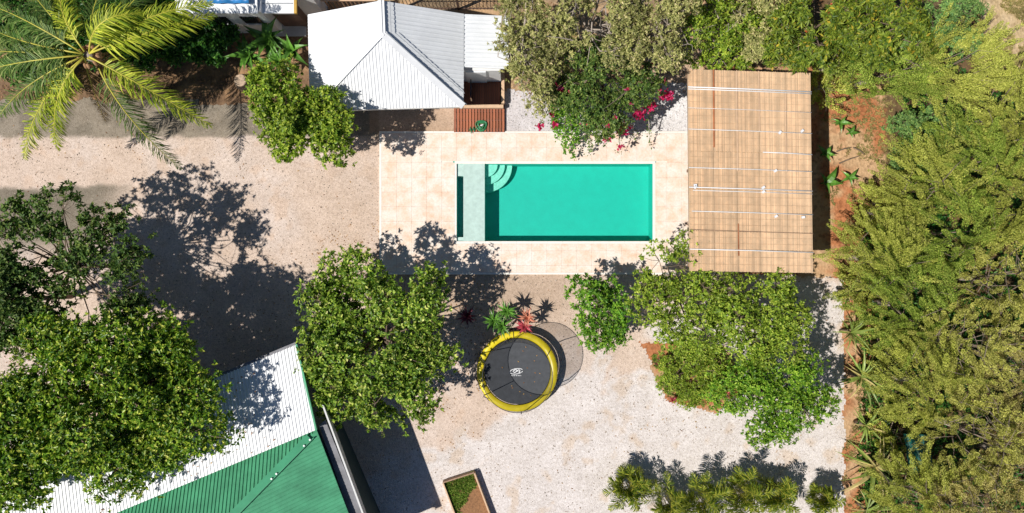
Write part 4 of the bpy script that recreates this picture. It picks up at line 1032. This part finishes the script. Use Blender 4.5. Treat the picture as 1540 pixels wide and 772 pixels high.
bl_ag = [blade_mesh('agave_leaf', 1, .085, .35, M['agave']), blade_mesh('agave_leaf', 1, .075, .1, M['agave']), blade_mesh('agave_leaf', 1, .08, .5, M['agave_dry'])]
AG = 'aloes along the right bed'
for i, (px, py, L, n, lab) in enumerate([
    (1312, 700, 1.55, 26, 'largest spiky aloe, whose long leaves reach onto the white gravel near the bottom edge'),
    (1292, 566, 1.2, 22, 'spiky aloe level with the trampoline at the gravel edge'),
    (1278, 500, .9, 18, 'spiky aloe directly below the low feathery bush at the top of the row'),
    (1300, 640, 1.0, 16, 'spiky aloe just above the largest aloe'),
    (1275, 440, .8, 16, 'spiky aloe nearest the corner of the reed shelter'),
    (1302, 765, 1.1, 18, 'spiky aloe cut off by the bottom edge'),
    (1335, 735, 1.0, 14, 'spiky aloe right of the largest aloe among scrub'),
    (1330, 560, .8, 12, 'spiky aloe half hidden by feathery shoots behind the gravel edge')]):
    rosette('aloe', lab, 'aloe', px, py, .8, L * 1.1, n, bl_ag, 200 + i, AG, (8, 50), .07)
bl_r = [blade_mesh('cordyline_leaf', 1, .2, .5, M['cord_red']), blade_mesh('cordyline_leaf', 1, .18, .3, M['cord_orange'])]
bl_d = [blade_mesh('cordyline_leaf', 1, .2, .5, M['cord_dark'])]
bl_g = [blade_mesh('strap_leaf', 1, .17, .5, M['lf_plain'])]
rosette('cordyline', 'orange pink cordyline touching the top of the trampoline', 'cordyline', 793, 478, 1.15, .42, 30, [bl_r[1]], 300, None, (0, 65), .03)
rosette('cordyline', 'crimson cordyline overlapping the yellow trampoline pad', 'cordyline', 789, 491, 1.0, .40, 26, [bl_r[0]], 301, None, (0, 65), .03)
rosette('cordyline', 'dark maroon cordyline in the shade left of the green strap plant', 'cordyline', 703, 476, .8, .46, 30, bl_d, 302, None, (0, 65), .03)
for i, (px, py, lab) in enumerate([(742, 482, 'left half of the green strap leaved plant pair above the trampoline'), (761, 468, 'upper right strap leaved green plant above the trampoline'), (755, 490, 'green strap leaved plant touching the trampoline pad')]):
    rosette('strap_leaf_plant', lab, 'plant', px, py, .95, .5, 34, bl_g, 310 + i, 'green strap plants', (0, 70), .03)
rosette('cordyline', 'small maroon cordyline on the red soil bed corner', 'cordyline', 992, 547, .4, .3, 18, bl_d, 320, None, (0, 55), .02)
rosette('cordyline', 'small red cordyline at the lower edge of the red soil bed', 'cordyline', 1012, 602, .3, .25, 14, [bl_r[0]], 321, None, (0, 55), .02)
rosette('cordyline', 'small red cordyline under the tree on the red soil bed', 'cordyline', 1100, 585, .5, .3, 14, [bl_r[0]], 322, None, (0, 55), .02)
bl_b = [blade_mesh('banana_leaf', 1, .32, .5, M['lf_plain'])]
for i, (px, py, L, n, lab) in enumerate([(1262, 186, .5, 5, 'young broad leaved plant at the upper end of the red soil'), (1278, 200, .4, 4, 'young broad leaved plant right of the uppermost one'), (1240, 232, .5, 4, 'young broad leaved plant in the middle of the shelter shadow'), (1276, 268, .5, 5, 'young broad leaved plant on the sunlit red soil near its middle'), (1240, 275, .75, 4, 'young broad leaved plant with one long leaf lying in the shelter shadow')]):
    rosette('banana_seedling', lab, 'plant', px, py, .3, L, n, bl_b, 330 + i, 'young broad leaved plants', (5, 45), .03, 'lf_plain')
# sticks on the red soil
for i, (x0, y0, x1, y1, lab) in enumerate([(1258, 228, 1280, 222, 'thin stick lying across the red soil, upper of two'), (1262, 246, 1292, 235, 'thin stick lying on the red soil, lower of two'), (1283, 222, 1300, 232, 'short dark stick pointing at the scrub on the red soil')]):
    a, b = P(x0, y0, .06), P(x1, y1, .09); tag(MB().tube([a, (a + b) / 2 + Vector((0, .02, .04)), b], [.03, .025, .015], 6).build('fallen_stick', M['bark']), lab, 'stick')

# ---- palms
def frond(parent, p0, p1, lift, mat, seed, ll=.62, n=46, wid=.035, droop=.55, rw=.035, curl=0.0):
    g = np.random.default_rng(seed); p0 = np.array(p0); p1 = np.array(p1); d = p1 - p0; side = np.array([-d[1], d[0], 0]); side /= np.linalg.norm(side)
    mid = (p0 + p1) / 2 + np.array([0, 0, lift]) + side * curl
    def bz(t): return p0 * (1 - t) ** 2 + 2 * mid * t * (1 - t) + p1 * t * t
    rp = [bz(t) for t in np.linspace(0, 1, 10)]
    o = MB().tube(rp, [rw * (1 - .85 * t) for t in np.linspace(0, 1, 10)], 5).build('frond', M['rachis'], parent, smooth=True)
    V = []; F = []
    for k in range(n):
        t = .14 + .86 * (k + .5) / n; q = bz(t); tn = bz(min(1, t + .02)) - bz(t - .02); tn /= np.linalg.norm(tn)
        sd__ = np.cross(tn, [0, 0, 1]); sd__ /= np.linalg.norm(sd__); L_ = ll * (math.sin(math.pi * min(1, .12 + t * .86)) ** .6) * g.uniform(.85, 1.12)
        for s in (-1, 1):
            dr = sd__ * s * (.85 - .35 * t) + tn * (.5 + .35 * t) + np.array([0, 0, .12]) + g.normal(size=3) * .17; dr /= np.linalg.norm(dr)
            wv = tn * wid * .5 * g.uniform(.7, 1.2); b = len(V); pp = q.copy()
            d2 = dr + np.array([0, 0, -droop * g.uniform(.6, 1.3)]); d3 = dr + np.array([0, 0, -droop * 2.2 * g.uniform(.7, 1.3)])
            m1 = pp + dr * L_ * .4; m2 = m1 + d2 / np.linalg.norm(d2) * L_ * .33; m3 = m2 + d3 / np.linalg.norm(d3) * L_ * .3
            V += [pp - wv * .6, pp + wv * .6, m1 - wv, m1 + wv, m2 - wv * .8, m2 + wv * .8, m3]
            F += [(b, b + 1, b + 3, b + 2), (b + 2, b + 3, b + 5, b + 4), (b + 4, b + 5, b + 6)]
    npmesh('leaflets', np.array(V), F, mat, o)
    return o
pz = 5.2; pc_ = P(132, 84, pz)
palm = empty('coconut_palm', (pc_.x, pc_.y, 0), 'tall coconut palm with long yellow ribbed fronds over the top left driveway edge', 'palm tree')
MB().tube([(pc_.x + .15, pc_.y - .2, 0), (pc_.x + .05, pc_.y - .1, 2.5), (pc_.x, pc_.y, pz)], [.24, .17, .15], 12).build('trunk', M['pale_bark'], palm, smooth=True)
nuts = MB()
for k in range(14):
    a = k * 1.1; nuts.tube([(pc_.x + .28 * math.cos(a), pc_.y + .28 * math.sin(a), pz - .25), (pc_.x + .34 * math.cos(a), pc_.y + .34 * math.sin(a), pz - .1), (pc_.x + .3 * math.cos(a), pc_.y + .3 * math.sin(a), pz + .04)], [.05, .085, .04], 7)
nuts.build('coconuts', plain('brown_husk', (.36, .2, .1), .8, .3, 5), palm, smooth=True)
fr_list = [  # tip px, tip z, lift, material, curl
 (0, 172, 4.4, .9, 'lf_palm_pale', 0), (36, 238, 3.3, 1.1, 'lf_palm', -.15), (86, 224, 3.6, 1.2, 'lf_palm', -.2), (272, 254, 2.2, 1.0, 'lf_palm_dark', -.3),
 (318, 190, 3.2, 1.1, 'lf_palm', .1), (318, 4, 5.0, .9, 'lf_palm', .25), (322, 22, 4.6, 1.0, 'lf_palm', -.25), (218, 22, 5.6, 1.2, 'lf_palm', .5), (-20, 106, 4.9, .9, 'lf_palm_pale', .15), (-20, 78, 4.6, 1.0, 'lf_palm_dark', .1),
 (-15, 8, 4.9, 1.0, 'lf_palm_pale', -.2), (40, -25, 4.8, 1.0, 'lf_palm_dark', 0), (95, -30, 4.4, 1.0, 'lf_palm', .2), (165, -30, 4.3, 1.0, 'lf_palm_dark', .1), (-10, 45, 4.3, .8, 'lf_palm_pale', .3), (235, -30, 4.6, 1.0, 'lf_palm_dark', -.2), (158, 182, 2.0, .6, 'lf_dead', .3), (60, 165, 2.4, .5, 'lf_dead', -.3), (205, 130, 2.2, .5, 'lf_dead', .4)]
for i, (px, py, z, lift, mt, cu) in enumerate(fr_list):
    lf_w = .05 if mt == 'lf_palm' else .038
    t = P(px, py, z); a = math.atan2(t.y - pc_.y, t.x - pc_.x); s = Vector((pc_.x + .12 * math.cos(a), pc_.y + .12 * math.sin(a), pz + .1 - (.5 if mt == 'lf_palm_dark' else 0)))
    frond(palm, s, t, lift, M[mt], 400 + i, .84, 104, lf_w, .95, .034, cu)
AR = 'areca palms along the bottom edge'
def areca(px, py, R0_, n, label, seed, mt='lf_palm_pale', zc=1.1):
    g = random.Random(seed); b = P(px, py, .5); root = empty('areca_palm', (b.x, b.y, 0), label, 'palm', AR)
    for k in range(n):
        a = k * 2.39996 + g.uniform(-.3, .3); r = R0_ * g.uniform(.3, 1.05); hz_ = zc + g.uniform(-.5, .5)
        s = Vector((b.x + .12 * math.cos(a), b.y + .12 * math.sin(a), .15)); t = Vector((b.x + r * math.cos(a), b.y + r * math.sin(a), hz_))
        frond(root, s, t, .9, M[mt], seed * 50 + k, .30 + .10 * R0_, 26, .04, .9, .012)
M['lf_areca'] = leaf_mat('areca_leaflet', [(0, (.025, .055, .008)), (.5, (.10, .14, .014)), (1, (.36, .34, .05))], .4, .3, clump=.3)
for i, (px, py, R, n, lab) in enumerate([
    (942, 718, 1.05, 20, 'leftmost feathery palm of the bottom row, with a brown tip'), (1000, 742, 1.1, 18, 'second palm of the bottom row, dark in its own shade'),
    (1050, 738, 1.2, 20, 'tallest dark palm in the middle of the bottom row'), (1110, 728, 1.15, 20, 'palm of the bottom row standing in front of the longest shadow'),
    (1162, 730, .95, 18, 'last palm of the joined bottom row before the gap'), (1229, 735, .75, 18, 'separate small palm beyond the gap, near the aloes')]):
    areca(px, py + 8, R, int(n * 1.7), lab, 20 + i, 'lf_areca', 1.35 if i in (2, 3) else .95)

# ---- dark shrubs at the top left
ug = [(40, 60, 1.3, 1.5, 1.4, 'dark shrub at the left edge under the palm fronds'), (105, 25, 1.2, 1.6, 1.2, 'dark shrub behind the palm heart at the top edge'), (190, 55, 1.2, 1.5, 1.2, 'dark shrub right of the palm heart'),
      (240, 18, 1.3, 1.4, 1.0, 'dark shrub under the right hand palm fronds at the top edge'), (258, 52, 1.1, 1.2, .9, 'dark shrub above the brown soil right of the palm'), (308, 50, 1.2, 1.1, 1.0, 'dark shrub with the white stake beside it')]
for i, (px, py, z, rx, ry, lab) in enumerate(ug):
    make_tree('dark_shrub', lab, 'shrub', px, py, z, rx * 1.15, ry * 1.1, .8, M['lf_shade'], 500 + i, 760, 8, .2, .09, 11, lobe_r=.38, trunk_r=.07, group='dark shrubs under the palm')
bl_big = [blade_mesh('broad_leaf', 1, .30, .45, M['lf_plain'])]
for i, (px, py, L, n, lab) in enumerate([(405, 62, 1.0, 14, 'broad leaved plant between the cottage and the white hipped roof'), (440, 78, .8, 10, 'broad leaved plant against the left edge of the white hipped roof'), (375, 85, .9, 12, 'broad leaved plant above the sawn stump'), (420, 95, .7, 12, 'broad leaved plant above the slender yellow green tree')]):
    rosette('broad_leaf_plant', lab, 'plant', px, py, .9, L, n, bl_big, 520 + i, 'broad leaved plants by the house', (5, 60), .05)
# big surface roots / soil ridges are left to the ground; dry grass tufts on the red soil
def tufts(name, n, test, boxpx, mat, seed, L=.12, label='', cat='grass', m=7):
    g = np.random.default_rng(seed); P_ = []
    while len(P_) < n:
        px = g.uniform(boxpx[0], boxpx[2]); py = g.uniform(boxpx[1], boxpx[3])
        if test(px, py): P_.append(tuple(P(px, py, 0)))
    pos = np.array(P_); c, d, nn, L_, W_ = rosettes(g, pos, np.tile([0, 0, 1.0], (n, 1)), m, L, L * .22, (15, 75), .5); c[:, 2] = .0
    o = leaf_mesh(name, c, d, nn, L_, W_, mat); tag(o, label, cat, kind='stuff')
M['dry_grass'] = leaf_mat('dry_grass_blade', [(0, (.30, .24, .08)), (.6, (.42, .33, .14)), (1, (.2, .24, .06))], .7, .2, gain=1.1)
tufts('dry_grass', 2300, lambda x, y: (fbm(x / 38, y / 38, 1.0, 6) + (x - 1275) / 120) > .05 and not yard_in(x, y), (1225, 110, 1345, 772), M['dry_grass'], 601, .13, 'dry yellow grass at the edge of the red soil strip')
tufts('field_grass', 1500, lambda x, y: fbm(x / 38, y / 38, .8, 2) > -.1, (1465, -10, 1545, 125), M['dry_grass'], 602, .12, 'short parched grass of the field at the top right corner')
tufts('bed_groundcover', 700, lambda x, y: inpoly(x, y, [(970, 520), (1090, 525), (1110, 575), (1078, 615), (1005, 600)]) and fbm(x / 38, y / 38, 1.2, 2) > .0, (960, 510, 1120, 620), M['grass'], 603, .12, 'green ground cover on the red soil bed under the light green trees', 'ground cover')
def in_planter(x, y):
    p = P(x, y, .16); v = Vector((p.x - a0.x, p.y - a0.y)); e = (a1 - a0).normalized(); u = v.x * e.x + v.y * e.y; t = v.x * dn.x + v.y * dn.y
    return .08 < u < (a1 - a0).length - .08 and .08 < t < 1.15 + .5 * fbm(x / 38, y / 38, 1.5) - .5 * u
gg = np.random.default_rng(604); pp_ = []
while len(pp_) < 420:
    x = gg.uniform(660, 735); y = gg.uniform(705, 800)
    if in_planter(x, y): pp_.append(tuple(P(x, y, .16)))
pos = np.array(pp_); c, d, nn, L_, W2_ = rosettes(gg, pos, np.tile([0, 0, 1.0], (len(pos), 1)), 8, .13, .03, (15, 80), .5); c[:, 2] = .158
tag(leaf_mesh('planter_grass', c, d, nn, L_, W2_, M['grass']), 'green grass growing in the upper half of the planter box', 'grass', kind='stuff')
# fallen leaves
def litter(n, boxpx, mat, seed, test, name, label):
    g = np.random.default_rng(seed); P_ = []
    while len(P_) < n:
        px = g.uniform(boxpx[0], boxpx[2]); py = g.uniform(boxpx[1], boxpx[3])
        if test(px, py): q = P(px, py, 0); P_.append((q.x, q.y, .012))
    c = np.array(P_); d = rsph(g, n) * np.array([1, 1, .15]); nn = rsph(g, n) * .4 + np.array([0, 0, 1])
    tag(leaf_mesh(name, c, d, nn, g.uniform(.04, .10, n), g.uniform(.025, .05, n), mat), label, 'leaf litter', kind='stuff')
M['litter'] = leaf_mat('brown_fallen_leaf', [(0, (.16, .07, .03)), (.5, (.36, .19, .09)), (1, (.5, .32, .12))], .8, .1, gain=1.1)
litter(900, (0, 90, 1270, 772), M['litter'], 701, lambda x, y: on_yard(x, y) and fbm(x / 38, y / 38, .5, 8) > .12, 'fallen_leaves', 'brown fallen leaves scattered thinly over the gravel yard')
litter(1500, (430, 330, 760, 690), M['litter'], 706, lambda x, y: on_yard(x, y) and math.hypot(x - 600, y - 480) < 150 + 40 * fbm(x / 38, y / 38, .8, 2), 'tree_leaf_litter', 'brown fallen leaves under the round glossy green tree beside the trampoline')
litter(2600, (0, 0, 1345, 150), M['litter'], 702, lambda x, y: y < 145 and not (455 < x < 770 and y > 12), 'leaf_litter', 'brown leaf litter on the soil along the top edge')
g = np.random.default_rng(708); n = 16; aa = g.uniform(0, 6.28, n); rr = R1 * .97 * g.uniform(.3, 1, n)
tag(leaf_mesh('mat_leaf_litter', np.stack([tc.x + rr * np.cos(aa), tc.y + rr * np.sin(aa), np.full(n, tb_z - .035)], 1), rsph(g, n) * np.array([1, 1, .1]), rsph(g, n) * .4 + np.array([0, 0, 1]), g.uniform(.05, .09, n), g.uniform(.03, .05, n), M['litter']), 'few brown fallen leaves lying on the black trampoline mat', 'leaf litter', kind='stuff')
g = np.random.default_rng(705); n = 240
uu, vv = g.uniform(.1, .9, n) ** .8, g.uniform(0.02, .98, n); A4 = [np.array(v) for v in (w_a, w_b, s1, s0)]
c = (A4[0] * (1 - uu[:, None] * .55) + A4[1] * uu[:, None] * .55) * (1 - vv[:, None]) + (A4[3] * (1 - uu[:, None] * .55) + A4[2] * uu[:, None] * .55) * vv[:, None] + np.array([0, 0, .045])
tag(leaf_mesh('roof_leaf_litter', c, rsph(g, n) * np.array([1, 1, .1]), rsph(g, n) * .4 + np.array([0, 0, 1]), g.uniform(.05, .12, n), g.uniform(.03, .06, n), M['litter']), 'brown leaves fallen on the white corrugated roof under the huge dense tree', 'leaf litter', kind='stuff')
# green shade cloth in the scrub
V = []; F = []; tp = P(1378, 690, 1.5)
for i in range(9):
    for j in range(9):
        x = tp.x - .4 + .9 * i / 8 + .25 * j / 8; y = tp.y + .9 - 1.5 * j / 8
        V.append((x, y, 1.3 + .25 * math.sin(i * 1.1) * .6 + .2 * mnoise.noise(Vector((x * 2, y * 2, 0)))))
for i in range(8):
    for j in range(8): a = i * 9 + j; F.append((a, a + 9, a + 10, a + 1))
o = npmesh('shade_cloth', np.array(V), F, M['green_tarp'], smooth=True); tag(o, 'dark green shade cloth showing between the feathery trees', 'shade cloth'); o.modifiers.new('thick', 'SOLIDIFY').thickness = .015
